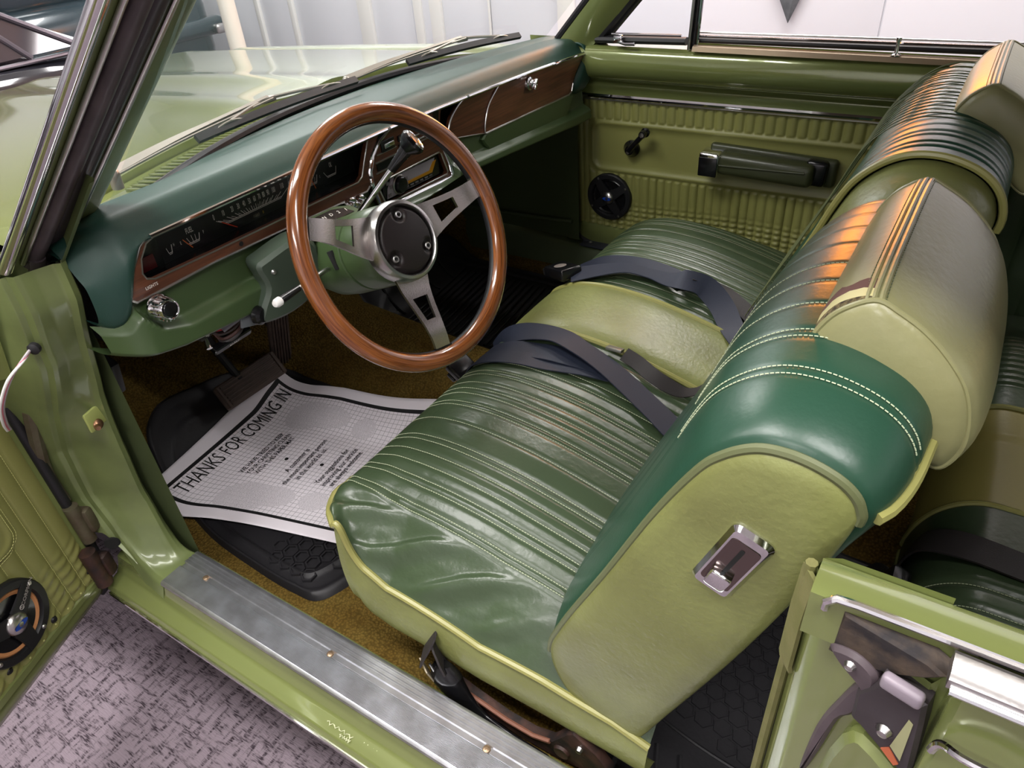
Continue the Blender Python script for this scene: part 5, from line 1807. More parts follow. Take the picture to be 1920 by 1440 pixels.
def cush(x, v):
    k = v * 159
    i = min(int(k), 158)
    p = _prof[i].lerp(_prof[i + 1], k - i)
    y, z = p.y, p.z
    d = xdrop(x)
    fr = sm((y - 0.60) / 0.10)
    z2 = z - d * (interp(y, [0.20, 0.30, 0.40, 0.56, 0.60, 0.645, 0.66, 0.67, 0.68, 0.694], [0.72, 0.85, 1.05, 1.0, 0.82, 0.42, 0.26, 0.13, 0.02, -0.14]) if x < 0 else interp(y, [0.20, 0.30, 0.40, 0.56, 0.694], [0.72, 0.85, 0.95, 0.9, 0.6]))
    e = max(0, (abs(x) - 0.55) / 0.072)
    y2 = y - fr * 0.055 * e ** 2.2
    if abs(x) > 0.092:
        g = min(abs(x - s_) for s_ in SEAMS)
        z2 -= 0.0030 * math.exp(-(g / 0.0030) ** 2) * (1 - 0.4 * sm((abs(x) - 0.56) / 0.03))
        # pleats between seams swell a little
        if abs(x) < 0.50:
            z2 += 0.0015 * math.sin(abs(x) * 160) * 0
    else:
        z2 += 0.010 * (1 - (abs(x) / 0.092) ** 6)
    if x < -0.52:
        # gathered creases of the worn driver corner
        w = sm((-0.548 - x) / 0.022) * (1 - sm((-0.606 - x) / 0.014))
        ph = (y + 2.2 * (x + 0.58)) * 62
        amp = 0.0062 * sm((y - 0.30) / 0.12) * (1 - 0.5 * fr)
        z2 += w * amp * (math.sin(ph) + 0.45 * math.sin(ph * 1.9 + 1.3))
        z2 += w * 0.0015 * math.sin(60 * y + 130 * x)
    return Vector((x, y2, z2))


seat = thing('bench_seat', 'green vinyl front bench seat with split backrest and two headrests', 'seat', (0, 0.4, 0.285))


def cushion_part(name, x0, x1, nx, m):
    return MB().grid(lambda u, v: cush(x0 + (x1 - x0) * u, v), nx, 110).build(name, m, seat, smooth=60)


cu_d = cushion_part('seat_cushion', -0.622, -0.092, 190, VDARK)
cu_c = cushion_part('center_panel', -0.092, 0.092, 30, VLITE)
cu_p = cushion_part('seat_cushion', 0.092, 0.622, 190, VDARK)
for x in (-0.092, 0.092):
    MB().tube([cush(x, k / 60) + Vector((0, 0, 0.003)) for k in range(61)], 0.0055, 8).build('piping', PIPE, cu_c)
# thread: one dashed seam per stitch line


def stitch(path, m, parent, pitch=0.0044, on=0.0032, w=0.00068, name='stitching'):
    mb = MB()
    P = [Vector(p) for p in path]
    L = [0]
    for i in range(len(P) - 1):
        L.append(L[-1] + (P[i + 1] - P[i]).length)
    d = 0
    i = 0

    def at_(q):
        j = 0
        lo, hi = 0, len(L) - 2
        while lo < hi:
            mid = (lo + hi) // 2
            if L[mid + 1] < q:
                lo = mid + 1
            else:
                hi = mid
        j = lo
        return P[j].lerp(P[j + 1], min(1, (q - L[j]) / max(1e-9, L[j + 1] - L[j])))
    while d + on < L[-1]:
        a, b = at_(d), at_(d + on)
        mb.tube([a, b], w, 4)
        d += pitch
    return mb.build(name, m, parent)


for s_ in SEAMS:
    if s_ < -0.19:
        stitch([cush(s_, 0.10 + 0.86 * k / 120) + Vector((0, 0, 0.0022)) for k in range(121)], THREAD, cu_d)
    elif s_ > 0.10:
        MB().tube([cush(s_, 0.10 + 0.86 * k / 60) + Vector((0, 0, 0.0018)) for k in range(61)], 0.0006, 4).build('stitching', PIPED, cu_p)
# edge piping and side/front boxing
edge_l = [cush(-0.622, k / 90) for k in range(91)]
front = [cush(-0.622 + 1.244 * k / 90, 1.0) for k in range(91)]
edge_r = [cush(0.622, k / 90) for k in range(91)]
for e_ in (edge_l, edge_r):
    MB().tube([p + Vector((0, 0, 0.001)) for p in e_], 0.0052, 8).build('piping', PIPE, seat)
MB().tube([p + Vector((0, 0.001, 0)) for p in front], 0.0052, 8).build('piping', PIPE, seat)


def side_fn(sgn, e_):
    def fn(u, v):
        p = e_[min(90, int(u * 90))]
        y = p.y
        bulge = 0.010 * math.sin(PI * min(1, v * 1.1)) - 0.030 * sm((v - 0.55) / 0.45)
        fr = sm((y - 0.55) / 0.12)
        zb = 0.335 - 0.0 * fr
        return (p.x + sgn * bulge, y - 0.03 * fr * v * v, p.z + (zb - p.z) * v)
    return fn


MB().grid(side_fn(-1, edge_l), 91, 16).build('side_panel', VLITE, seat)
MB().grid(side_fn(1, edge_r), 91, 16).build('side_panel', VLITE, seat)
MB().grid(lambda u, v: (front[int(round(u * 90))].x * (1 - 0.05 * v), front[int(round(u * 90))].y + 0.004 * math.sin(PI * v) - 0.03 * v * v, front[int(round(u * 90))].z + (0.34 - front[int(round(u * 90))].z) * v), 91, 10).build('cushion_boxing', VLITE, seat)
MB().box((0, 0.43, 0.325), (1.10, 0.50, 0.03)).build('seat_base', BLACKM, seat)

# backrests: side outline lofted across the width
BO = [(0.290, 0.512), (0.269, 0.582), (0.214, 0.706), (0.166, 0.818), (0.131, 0.887), (0.111, 0.913), (0.087, 0.930), (0.063, 0.934), (0.039, 0.930), (0.018, 0.920), (0.006, 0.904), (0.006, 0.880), (0.031, 0.786), (0.073, 0.660), (0.130, 0.511), (0.180, 0.390), (0.218, 0.381), (0.272, 0.449)]
BOs = [(p.x, p.y) for p in crc([(a, b, 0) for a, b in BO], 6)]
NB = len(BOs)
bcx, bcz = 0.14, 0.66


def back_ring(x, grow, seams=None, shift=0.0):
    out = []
    for k, (y, z) in enumerate(BOs):
        yb, zb = BOs[k - 1]
        yf, zf_ = BOs[(k + 1) % NB]
        t = Vector((yf - yb, zf_ - zb))
        t = t.normalized() if t.length > 0 else Vector((1, 0))
        nrm = Vector((t.y, -t.x))
        if nrm.x * (y - bcx) + nrm.y * (z - bcz) < 0 and False:
            nrm = -nrm
        # outward: orientation of the outline is front-up-back, outward is to the left of travel reversed
        frontness = sm((k / NB) / 0.05) if k / NB < 0.05 else (1.0 if k / NB < 0.60 else 0.25 + 0.75 * sm((0.66 - k / NB) / 0.06))
        topz = sm((z - 0.80) / 0.12)
        g = grow * (0.85 + 0.35 * topz) * (frontness)
        g2 = g
        if seams and k / NB < 0.62:
            d_ = min(abs(x - s_) for s_ in seams)
            g2 -= (0.0014 if x < -0.1 else 0.003) * math.exp(-(d_ / 0.003) ** 2)
        out.append(Vector((x, y + shift + ONB * nrm.x * g2, z + ONB * nrm.y * g2)))
    return out


# find outward sign once
ONB = 1.0
_r = back_ring(0, 0.03)
ONB = 1.0 if _r[int(7 * 6)].z > BOs[7 * 6][1] else -1.0


def backrest(name, x0, x1, seams, m, shift=0.0, end_cap=True, step=0.006):
    xs = [x0]
    x = x0
    while x < x1 - 1e-6:
        d = min(x - x0, x1 - x)
        x = min(x1, x + (0.003 if (d < 0.03) else step / 2 if seams and min(abs(x - s_) for s_ in seams) < 0.010 else step))
        xs.append(x)

    def grow(x):
        d = min(x - x0, (x1 - x)) if end_cap is True else (x - x0 if end_cap == 'left' else x1 - x)
        return 0.022 * math.sqrt(max(0, 1 - (1 - min(1, d / 0.085)) ** 2)) + 0.010 * sm(d / 0.22)
    mb = MB()
    mb.loft([back_ring(x, grow(x), seams, shift) for x in xs], cap=False)
    return mb, xs, grow


BS = [-0.545, -0.535, -0.49, -0.48, -0.44, -0.42, -0.40, -0.385, -0.36, -0.345, -0.32, -0.30, -0.28, -0.26, -0.24, -0.22, -0.20, -0.18, -0.16]
BSD = [-0.545, -0.535, -0.49, -0.48, -0.435, -0.39, -0.35, -0.30, -0.25, -0.20, -0.15]
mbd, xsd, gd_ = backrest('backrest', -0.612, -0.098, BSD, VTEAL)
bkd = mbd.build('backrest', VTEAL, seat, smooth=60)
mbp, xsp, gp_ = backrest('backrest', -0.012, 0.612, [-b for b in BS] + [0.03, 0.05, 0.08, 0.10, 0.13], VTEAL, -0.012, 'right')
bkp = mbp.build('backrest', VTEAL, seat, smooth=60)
mbc, xsc, gc_ = backrest('center_backrest', -0.090, -0.005, None, VLITE, -0.012, 'left')
bkc = mbc.build('center_backrest', VLITE, seat, smooth=60)


def side_cap(x, sgn, m, parent, name='side_panel'):
    # pillowed end panel
    mb = MB()
    rings = []
    for s_, b in ((1.0, 0.0), (0.985, 0.004), (0.94, 0.008), (0.8, 0.011), (0.5, 0.012), (0.2, 0.012), (0.02, 0.012)):
        rings.append([(x + sgn * b, bcx + (y - bcx) * s_, bcz + (z - bcz) * s_) for y, z in BOs])
    mb.loft(rings, cap=True)
    return mb.build(name, m, parent, smooth=60)


side_cap(-0.612, -1, VLITE, bkd)
side_cap(-0.098, 1, PIPED, bkd)
side_cap(-0.090, -1, VLITE, bkc)
side_cap(0.612, 1, VLITE, bkp)


def welt(x, m, parent, k0=0, k1=None, r=0.0048, grow=0.001, shift=0.0):
    rg = back_ring(x, 0.0)
    k1 = k1 if k1 is not None else NB
    pts = [rg[k % NB] + Vector((0, shift, 0)) for k in range(k0, k1)]
    return MB().tube(pts, r, 8).build('piping', m, parent)


welt(-0.612, PIPED, bkd, 0, 66)
welt(-0.100, PIPE, bkd, 0, 66)
welt(-0.090, PIPE, bkc, 0, 66, shift=-0.012)
MB().tube([p + Vector((0, 0, 0.0015)) for p in back_ring(-0.010, 0.031, None, -0.012)[2:66]], 0.005, 8).build('piping', PIPE, bkc)
for x in (0.612,):
    welt(x, PIPE, bkp, 0, 66)
# cream welt across the rear top edge
for (x0, x1, par, sh) in ((-0.606, -0.105, bkd, 0), (0.10, 0.606, bkp, 0)):
    pts = []
    for k in range(41):
        x = x0 + (x1 - x0) * k / 40
        g = gd_(x) if x < 0 else gp_(x)
        pts.append(back_ring(x, g)[int(NB * 0.60)] + Vector((0, -0.001, 0)))
    MB().tube(pts, 0.0055, 8).build('piping', PIPE, par)
for s_ in BSD[:7]:
    rg = back_ring(s_, gd_(s_), None)
    stitch([p for p in rg[20:62]], THREAD, bkd)
for s_ in [-b for b in BS]:
    rg = back_ring(s_, gp_(s_), None)
    MB().tube([p + Vector((0, 0.0, 0.0)) for p in rg[3:62]], 0.0009, 4).build('stitching', PIPED, bkp)
# seat-back release handle on the side panel
rf = frame((-0.6245, 0.089, 0.808), (0, -0.36, 0.93), (0, -0.93, -0.36))
n_r = Vector((-1, 0, 0))
rf = (rf[0], rf[1], rf[2], n_r)
rh = MB().prism(rrect(0.092, 0.040, 0.008), rf, -0.006, 0.005, 0.004).build('release_bezel', CHROME, bkd)
MB().prism(rrect(0.066, 0.028, 0.004), rf, 0.004, 0.0056).build('release_recess', mat('smoky_chrome', (120, 108, 104), 0.15, 1.0), rh)
MB().box(rf[0] + rf[1] * -0.020 + n_r * 0.008, (0.012, 0.020, 0.020), Matrix((n_r, rf[1], rf[2])).transposed(), 0.003).build('release_lever', CHROME, rh)
MB().prism(rrect(0.036, 0.004, 0.0018, 3, 0.008, 0), rf, 0.005, 0.0062).build('release_slot', DARKV, rh)

# headrests: section in (y,z), lofted in x
HS = [(0.083, 0.942), (0.081, 0.964), (0.066, 0.990), (0.042, 1.004), (0.022, 1.000), (0.0, 0.988), (-0.022, 0.968), (-0.040, 0.944), (-0.050, 0.914), (-0.052, 0.885), (-0.042, 0.861), (-0.026, 0.866), (0.000, 0.892), (0.030, 0.914), (0.060, 0.930)]


def headrest(x0, x1, dy, dz, m, torn):
    Hs = [(p.x, p.y) for p in crc([(a, b, 0) for a, b in HS], 5)]
    hc = (0.012, 0.935)
    xs = [x0 + (x1 - x0) * k / 40 for k in range(41)]

    def gr(x):
        d = min(x - x0, x1 - x)
        return 1.0 + 0.22 * math.sqrt(max(0, 1 - (1 - min(1, d / 0.11)) ** 2)), 0.004 * sm(d / 0.1)

    def ring_(x, sc_=None):
        g, l = gr(x)
        rr_ = []
        for k, (a, b) in enumerate(Hs):
            back = sm((0.03 - a) / 0.07)
            ridge = math.exp(-((a - 0.04) / 0.016) ** 2) * (1 if b > 0.97 else 0)
            gg = 1 + (g - 1) * (0.25 + 0.85 * back)
            rr_.append((x, hc[0] + (a - hc[0]) * gg + dy, hc[1] + (b - hc[1]) * (1 + (g - 1) * 0.35) + dz + 0.003 * ridge))
        return rr_
    h = MB().loft([ring_(x) for x in xs], cap=False).build('headrest', m, seat, smooth=70)
    for sgn, x in ((-1, x0), (1, x1)):
        rings = []
        base = ring_(x)
        for s_, b in ((1.0, 0.0), (0.96, 0.005), (0.85, 0.009), (0.6, 0.013), (0.3, 0.015), (0.03, 0.015)):
            rings.append([(x + sgn * b, hc[0] + dy + (p[1] - hc[0] - dy) * s_, hc[1] + dz + (p[2] - hc[1] - dz) * s_) for p in base])
        MB().loft(rings).build('end_panel', m, h, smooth=70)
        kk = [k for k in range(len(Hs))]
        MB().tube([Vector(base[k]) + Vector((sgn * 0.001, 0, 0)) for k in kk] + [Vector(base[0]) + Vector((sgn * 0.001, 0, 0))], 0.0026, 8).build('end_piping', m, h)
    # double-welted seam along the top ridge
    kr = 3 * 5
    for off in (-0.0055, 0.0, 0.0055):
        pts = []
        for x in xs:
            p = Vector(ring_(x)[kr])
            q = Vector(ring_(x)[kr + (2 if off > 0 else -2)])
            d = (q - p).normalized() * abs(off)
            pts.append(p + d + Vector((0, 0, 0.0008)))
        MB().tube(pts, 0.0022, 6).build('top_seam', m, h)
    for off in (-0.009, 0.009):
        pts = []
        for x in xs:
            p = Vector(ring_(x)[kr])
            q = Vector(ring_(x)[kr + (2 if off > 0 else -2)])
            pts.append(p + (q - p).normalized() * abs(off) + Vector((0, 0, 0.0004)))
        stitch(pts, PIPED, h, 0.005, 0.0032, 0.0006)
    if torn:
        cen = Vector((0, hc[0] + dy, hc[1] + dz))

        def on(k, dx, lift):
            p = Vector(ring_(x0 + dx)[k])
            nrm = p - cen
            nrm.x = -0.4 * nrm.length
            return p + nrm.normalized() * lift
        ks = list(range(0, 16))
        o_, i_, m_, p1 = [], [], [], []
        rag = [0.3, 0.9, 0.2, 0.7, 1.0, 0.4, 0.8, 0.1, 0.9, 0.5, 0.2, 0.8, 0.6, 1.0, 0.7, 0.9]
        for j, k in enumerate(ks):
            u_ = j / (len(ks) - 1)
            env = math.sin(PI * (0.08 + 0.86 * u_))
            i_.append(on(k, 0.0015, 0.0026))
            m_.append(on(k, 0.0015 + 0.012 * env, 0.0020))
            p1.append(on(k, 0.003 + 0.020 * env + 0.003 * rag[j] + 0.006 * u_, 0.0018))
            o_.append(on(k, 0.007 + 0.024 * env + 0.007 * rag[(j * 5) % 16] + 0.014 * u_, 0.0010))
        MB().loft([i_, m_], closed=False).build('torn_foam', FOAM, h)
        MB().loft([p1, o_], closed=False).build('torn_edge', TORN, h)
        MB().loft([m_, p1], closed=False).build('torn_flap', mat('cream_flap', (196, 192, 140), 0.5), h)
        near = [Vector(p) for p in ring_(x0 + 0.001)]
        # second tear at the lower front tip
        t0, t1 = near[0], near[-3]
        MB().loft([[near[k] + Vector((-0.004, 0.001, 0.0)) for k in (0, -1, -2, -3)], [near[k].lerp(Vector((x0 - 0.014, hc[0] + dy, hc[1] + dz)), 0.16) + Vector((-0.004, 0.001, 0)) for k in (0, -1, -2, -3)]], closed=False).build('torn_edge', TORN, h)
    MB().box(((x0 + x1) / 2, 0.03 + dy, 0.90 + dz), (0.05, 0.012, 0.10), bevel=0.003).build('headrest_post', CHROMES, h)
    return h


headrest(-0.482, -0.196, 0.0, 0.0, VHEAD, True)
headrest(0.196, 0.482, -0.030, 0.004, VHEAD, False)

# seat hinge bracket and track by the sill
hk = thing('seat_hinge_bracket', 'rusty black seat hinge bracket at the foot of the backrest', 'bracket', (-0.62, 0.25, 0.29))
hf_ = (Vector((-0.632, 0, 0)), Vector((0, 1, 0)), Vector((0, 0, 1)), Vector((-1, 0, 0)))
MB().prism([(0.470, 0.330), (0.456, 0.345), (0.42, 0.332), (0.36, 0.318), (0.315, 0.318), (0.285, 0.330), (0.262, 0.368), (0.250, 0.382), (0.215, 0.360), (0.196, 0.335), (0.205, 0.318), (0.232, 0.300), (0.27, 0.290), (0.34, 0.289), (0.41, 0.300)], hf_, -0.012, 0.002, 0.002).build('plate', RUST, hk)
MB().tube([(-0.634, 0.462, 0.340), (-0.634, 0.42, 0.330), (-0.634, 0.36, 0.317), (-0.634, 0.315, 0.316), (-0.634, 0.287, 0.327)], 0.0035, 6).build('rusty_edge', mat('rust_edge', (128, 84, 66), 0.6, bump=(90, 0.5, 'noise')), hk)
MB().lathe([(0, 0.006), (0.004, 0.005), (0.0055, 0)], (-0.634, 0.240, 0.352), (-1, 0, 0), 14).build('bolt', CHROMES, hk)
MB().lathe([(0.006, 0.003), (0.011, 0.004), (0.013, 0.0), (0.0, 0.001)], (-0.634, 0.268, 0.318), (-1, 0, 0), 18).build('pivot', RUST, hk)

# ================================================================== seat belts
def web_on_seat(pts, lift=0.006):
    out = []
    for x, v in pts:
        out.append(cush(x, v) + Vector((0, 0, lift)))
    return out


def vv(y):
    # profile parameter for a given y on the top
    best = min(range(160), key=lambda i: abs(_prof[i].y - y))
    return best / 159


b1 = thing('seat_belt', 'navy lap belt lying across the driver cushion beside the center panel', 'seat belt', (-0.17, 0.45, 0.60))
# wide lap webbing running over the front edge
pth = [(-0.150, 0.99), (-0.150, 0.95), (-0.152, vv(0.66)), (-0.152, vv(0.62)), (-0.150, vv(0.58)), (-0.146, vv(0.54)), (-0.140, vv(0.49)), (-0.134, vv(0.45))]
pw = cr(web_on_seat([(a - 0.02, b) for a, b in pth], 0.006), 5)
MB().strip(pw, [(0, 0.15 + 0.5 * (1 - k / len(pw)), 1) for k in range(len(pw))], 0.048, 0.0018).build('webbing', NAVY, b1)
pw = cr(web_on_seat([(-0.205, 0.985), (-0.206, vv(0.67)), (-0.206, vv(0.63)), (-0.202, vv(0.58)), (-0.194, vv(0.53)), (-0.178, vv(0.47)), (-0.165, vv(0.43))], 0.0058), 5)
MB().strip(pw, [(0, 0.15 + 0.5 * (1 - k / len(pw)), 1) for k in range(len(pw))], 0.040, 0.0018).build('webbing', NAVY, b1)
# twisted run back to the anchor
ptw = [cush(-0.122, 0.985) + Vector((0, 0.004, 0.003)), cush(-0.120, vv(0.66)) + Vector((0, 0.003, 0.009)), cush(-0.120, vv(0.61)) + Vector((0, 0, 0.012)), cush(-0.126, vv(0.55)) + Vector((0, 0, 0.016)), cush(-0.140, vv(0.50)) + Vector((0, 0, 0.018)), cush(-0.155, vv(0.44)) + Vector((0, 0, 0.013)), cush(-0.176, vv(0.38)) + Vector((0, 0, 0.009)), cush(-0.20, vv(0.32)) + Vector((0, 0, 0.008)), cush(-0.222, vv(0.27)) + Vector((0, 0, 0.008)), cush(-0.24, vv(0.22)) + Vector((0, 0, 0.006))]
pw = cr(ptw, 6)
nr = []
for k in range(len(pw)):
    u_ = k / (len(pw) - 1)
    a = -0.5 + 0.75 * sm(u_ / 0.45)
    nr.append((math.sin(a), 0.1, math.cos(a)))
MB().strip(pw, nr, [0.030 + 0.022 * sm(k / 12) for k in range(len(pw))], 0.0018).build('webbing', NAVY, b1)
MB().box(cush(-0.205, 0.985) + Vector((0.0, 0.022, 0.004)), (0.052, 0.018, 0.040), Matrix.Rotation(-0.9, 3, 'X'), 0.005).build('buckle', BLACKP, b1)
MB().box(cush(-0.205, 0.985) + Vector((-0.004, 0.034, -0.012)), (0.034, 0.010, 0.020), Matrix.Rotation(-0.9, 3, 'X'), 0.003).build('tongue', BLACKP, b1)
# small dark retractor strap with metal tongue
b2 = thing('seat_belt_tail', 'thin dark belt tail with grey clip against the center panel', 'seat belt', (-0.11, 0.36, 0.59))
pw = cr([cush(-0.108, vv(0.43)) + Vector((0, 0, 0.014)), cush(-0.112, vv(0.40)) + Vector((0, 0, 0.012)), cush(-0.125, vv(0.36)) + Vector((0, 0, 0.012)), cush(-0.122, vv(0.32)) + Vector((0, 0, 0.010)), cush(-0.105, vv(0.295)) + Vector((0, 0, 0.014)), cush(-0.085, vv(0.275)) + Vector((0, 0, 0.022)), cush(-0.075, vv(0.255)) + Vector((0, 0, 0.012)), cush(-0.085, vv(0.235)) + Vector((0, 0, 0.0))], 6)
MB().strip(pw, [(-0.5, 0.1, 1)] * len(pw), [0.026 - 0.012 * sm((k - 14) / 10) for k in range(len(pw))], 0.002).build('webbing', BROWNB, b2)
MB().box(cush(-0.107, vv(0.445)) + Vector((0, 0, 0.015)), (0.016, 0.030, 0.006), Matrix.Rotation(0.3, 3, 'Y'), 0.0015).build('clip', mat('grey_clip', (112, 112, 104), 0.4, 0.4), b2)

b3 = thing('seat_belt', 'navy lap belt with black push-button buckle on the passenger cushion', 'seat belt', (0.15, 0.45, 0.60))
bc = cush(0.118, 0.90) + Vector((0.0, 0.016, 0.026))
bro = Matrix.Rotation(-0.5, 3, 'Z') @ Matrix.Rotation(-0.25, 3, 'X')
bb = MB().box(bc, (0.050, 0.075, 0.024), bro, 0.005, 3).build('buckle', BLACKP, b3)
MB().lathe([(0.0, 0.0008), (0.012, 0.0006), (0.0135, 0)], bc + bro @ Vector((-0.002, 0.004, 0.0122)), bro @ Vector((0, 0, 1)), 20).build('release_button', mat('grey_button_worn', (120, 112, 106), 0.4), bb)
MB().box(bc + bro @ Vector((0, 0.046, -0.004)), (0.036, 0.022, 0.014), bro, 0.003).build('buckle_boot', BLACKM, b3)
p0 = bc + bro @ Vector((0, -0.030, -0.004))
pw = cr([p0, cush(0.150, vv(0.56)) + Vector((0, 0, 0.018)), cush(0.165, vv(0.50)) + Vector((0, 0, 0.014)), cush(0.155, vv(0.455)) + Vector((0, 0, 0.022)), cush(0.150, vv(0.42)) + Vector((0, 0, 0.036)), cush(0.165, vv(0.385)) + Vector((0, 0, 0.030)), cush(0.150, vv(0.345)) + Vector((0, 0, 0.018)), cush(0.110, vv(0.31)) + Vector((0, 0, 0.012)), cush(0.075, vv(0.285)) + Vector((0, 0, 0.010)), cush(0.055, vv(0.262)) + Vector((0, 0, 0.008))], 6)
nr = []
for k in range(len(pw)):
    u_ = k / (len(pw) - 1)
    a = 0.35 * math.sin(u_ * 9) - 0.2
    nr.append((math.sin(a), -0.15 * math.sin(7 * u_), math.cos(a)))
MB().strip(pw, nr, 0.047, 0.0018).build('webbing', NAVY, b3)
pw = cr(web_on_seat([(0.185, 0.93), (0.200, vv(0.62)), (0.205, vv(0.55)), (0.200, vv(0.48)), (0.180, vv(0.43))], 0.007), 5)
MB().strip(pw, (0, 0.2, 1), 0.046, 0.0018).build('webbing', NAVY, b3)
pw = cr([cush(0.175, vv(0.42)) + Vector((0, 0, 0.034)), cush(0.205, vv(0.37)) + Vector((0, 0, 0.014)), cush(0.185, vv(0.32)) + Vector((0, 0, 0.012)), cush(0.165, vv(0.285)) + Vector((0, 0, 0.012)), cush(0.150, vv(0.265)) + Vector((0, 0, 0.010))], 6)
MB().strip(pw, (0.1, 0, 1), 0.045, 0.0018).build('webbing', BROWNB, b3)
MB().box(cush(0.205, vv(0.275)) + Vector((0, 0, 0.012)), (0.040, 0.034, 0.002), Matrix.Rotation(0.3, 3, 'Z')).build('belt_tag', mat('faded_blue_label', (84, 96, 116), 0.6), b3)

# driver outboard buckle standing by the sill
b4 = thing('belt_buckle_stalk', 'black belt retractor boot with clip beside the aluminium sill', 'seat belt', (-0.645, 0.36, 0.29))
kk = cr([(-0.648, 0.285, 0.300), (-0.646, 0.345, 0.300), (-0.645, 0.385, 0.307), (-0.645, 0.405, 0.317), (-0.646, 0.430, 0.338), (-0.645, 0.448, 0.362), (-0.643, 0.455, 0.380), (-0.642, 0.457, 0.392)], 5)
rad_ = [interp(k / (len(kk) - 1), [0, 0.3, 0.45, 0.6, 0.75, 0.88, 1.0], [0.010, 0.010, 0.013, 0.022, 0.027, 0.021, 0.014]) for k in range(len(kk))]
MB().tube(kk, rad_, 16, flat=0.55, up=(-1, 0, 0.2)).build('boot', BLACKP, b4)
pw = cr([(-0.642, 0.452, 0.382), (-0.640, 0.462, 0.402), (-0.637, 0.472, 0.424), (-0.634, 0.468, 0.440), (-0.640, 0.480, 0.416), (-0.650, 0.488, 0.392)], 5)
MB().strip(pw, [(-0.4, 0.8, 0.3)] * len(pw), [0.034, 0.034, 0.034, 0.034, 0.034, 0.034, 0.032, 0.030, 0.028, 0.024, 0.020, 0.016, 0.012, 0.012, 0.012, 0.014, 0.02, 0.026, 0.03, 0.034, 0.036, 0.036, 0.036, 0.036, 0.036, 0.036][:len(pw)], 0.003).build('webbing_fold', BROWNB, b4)
MB().prism([(-0.012, -0.020), (0.012, -0.020), (0.014, 0.014), (-0.014, 0.014)], frame((-0.655, 0.478, 0.378), (0.5, 0.85, 0), (-0.2, 0.15, 1)), -0.001, 0.001).build('clear_clip', mat('worn_clear_plastic', (150, 140, 120), 0.3), b4)
MB().tube([(-0.650, 0.462, 0.362), (-0.654, 0.470, 0.398)], 0.002, 6).build('tongue_edge', CHROMES, b4)

# ================================================================== rear seat
rs = thing('bench_seat', 'dark green pleated rear bench seat with tan center panel', 'seat', (0, -0.35, 0.285))
RSE = [-0.44, -0.40, -0.36, -0.33, -0.29, -0.25, 0.25, 0.27, 0.29, 0.31, 0.33, 0.35, 0.37, 0.40, 0.43, 0.46]


def rear_z(x, y):
    t = (-0.060 - y)
    z = 0.36 + 0.145 * math.sqrt(max(0, 1 - (1 - min(1, t / 0.10)) ** 2)) - 0.05 * sm((t - 0.15) / 0.4)
    z -= 0.05 * sm((abs(x) - 0.36) / 0.20)
    g = min(abs(x - s_) for s_ in RSE)
    if abs(x) > 0.09:
        z -= 0.006 * math.exp(-(g / 0.006) ** 2)
        z += 0.004
    return z


def rear_part(name, x0, x1, n, m):
    return MB().grid(lambda u, v: (x0 + (x1 - x0) * u, -0.060 - 0.46 * v ** 1.5, rear_z(x0 + (x1 - x0) * u, -0.060 - 0.46 * v ** 1.5)), n, 40).build(name, m, rs, smooth=60)


rl = rear_part('cushion', -0.56, -0.085, 130, VDARK)
rear_part('center_panel', -0.085, 0.17, 30, mat('tan_green_vinyl', (140, 132, 70), 0.38, bump=(160, 0.12, 'noise')))
rear_part('cushion', 0.17, 0.60, 130, VDARK)
for x in (-0.085, 0.17, -0.56):
    MB().tube([(x, -0.060 - 0.46 * (k / 40) ** 1.5, rear_z(x, -0.060 - 0.46 * (k / 40) ** 1.5) + 0.002) for k in range(41)], 0.0045, 8).build('piping', PIPE, rs)
for s_ in RSE[:6]:
    stitch([(s_ + 0.001, -0.063 - 0.40 * (k / 60) ** 1.5, rear_z(s_, -0.063 - 0.40 * (k / 60) ** 1.5) + 0.0012) for k in range(61)], THREAD, rl)
MB().grid(lambda u, v: (-0.56 + 1.16 * u, -0.060 + 0.006 * math.sin(PI * v), 0.295 + 0.066 * v), 30, 6).build('cushion_boxing', VDARK, rs)
MB().tube([(-0.56 + 1.16 * k / 20, -0.060, 0.364) for k in range(21)], 0.004, 8).build('piping', PIPE, rs)
MB().grid(lambda u, v: (-0.60 + 1.2 * u, -0.50 - 0.16 * v, 0.46 + 0.45 * v), 20, 10).build('backrest', VDARK, rs)
MB().strip(cr([(-0.17, -0.058, 0.40), (-0.18, -0.075, 0.480), (-0.195, -0.12, 0.514), (-0.20, -0.2, 0.514), (-0.20, -0.35, 0.50)], 6), (0, 0.3, 1), 0.050, 0.003).build('belt_webbing', BROWNB, rs)
rb = thing('seat_belt', 'dark belt buckle lying at the rear seat front edge', 'seat belt', (-0.26, -0.04, 0.40))
MB().box((-0.27, -0.055, 0.455), (0.07, 0.03, 0.05), Matrix.Rotation(0.4, 3, 'X'), 0.008).build('buckle', BLACKP, rb)
MB().strip(cr([(-0.25, -0.05, 0.44), (-0.20, -0.03, 0.40), (-0.18, 0.0, 0.33), (-0.17, 0.02, 0.30)], 5), (0, 1, 0.3), 0.045, 0.003).build('webbing', BROWNB, rb)

# ================================================================== doors


def pleat_disp(d, pitch):
    """rounded rib between stitch lines, d along the panel"""
    f = (d / pitch) % 1.0
    return math.sqrt(max(0, 1 - (2 * f - 1) ** 2))


def frame_ridge(a, b, a0, a1, b0, b1, r, w):
    """distance based ridge around a rounded rectangle"""
    ca, cb = (a0 + a1) / 2, (b0 + b1) / 2
    ha, hb_ = (a1 - a0) / 2 - r, (b1 - b0) / 2 - r
    qx, qy = abs(a - ca) - ha, abs(b - cb) - hb_
    d = math.hypot(max(qx, 0), max(qy, 0)) + min(max(qx, qy), 0) - r
    return math.exp(-(d / w) ** 2), d


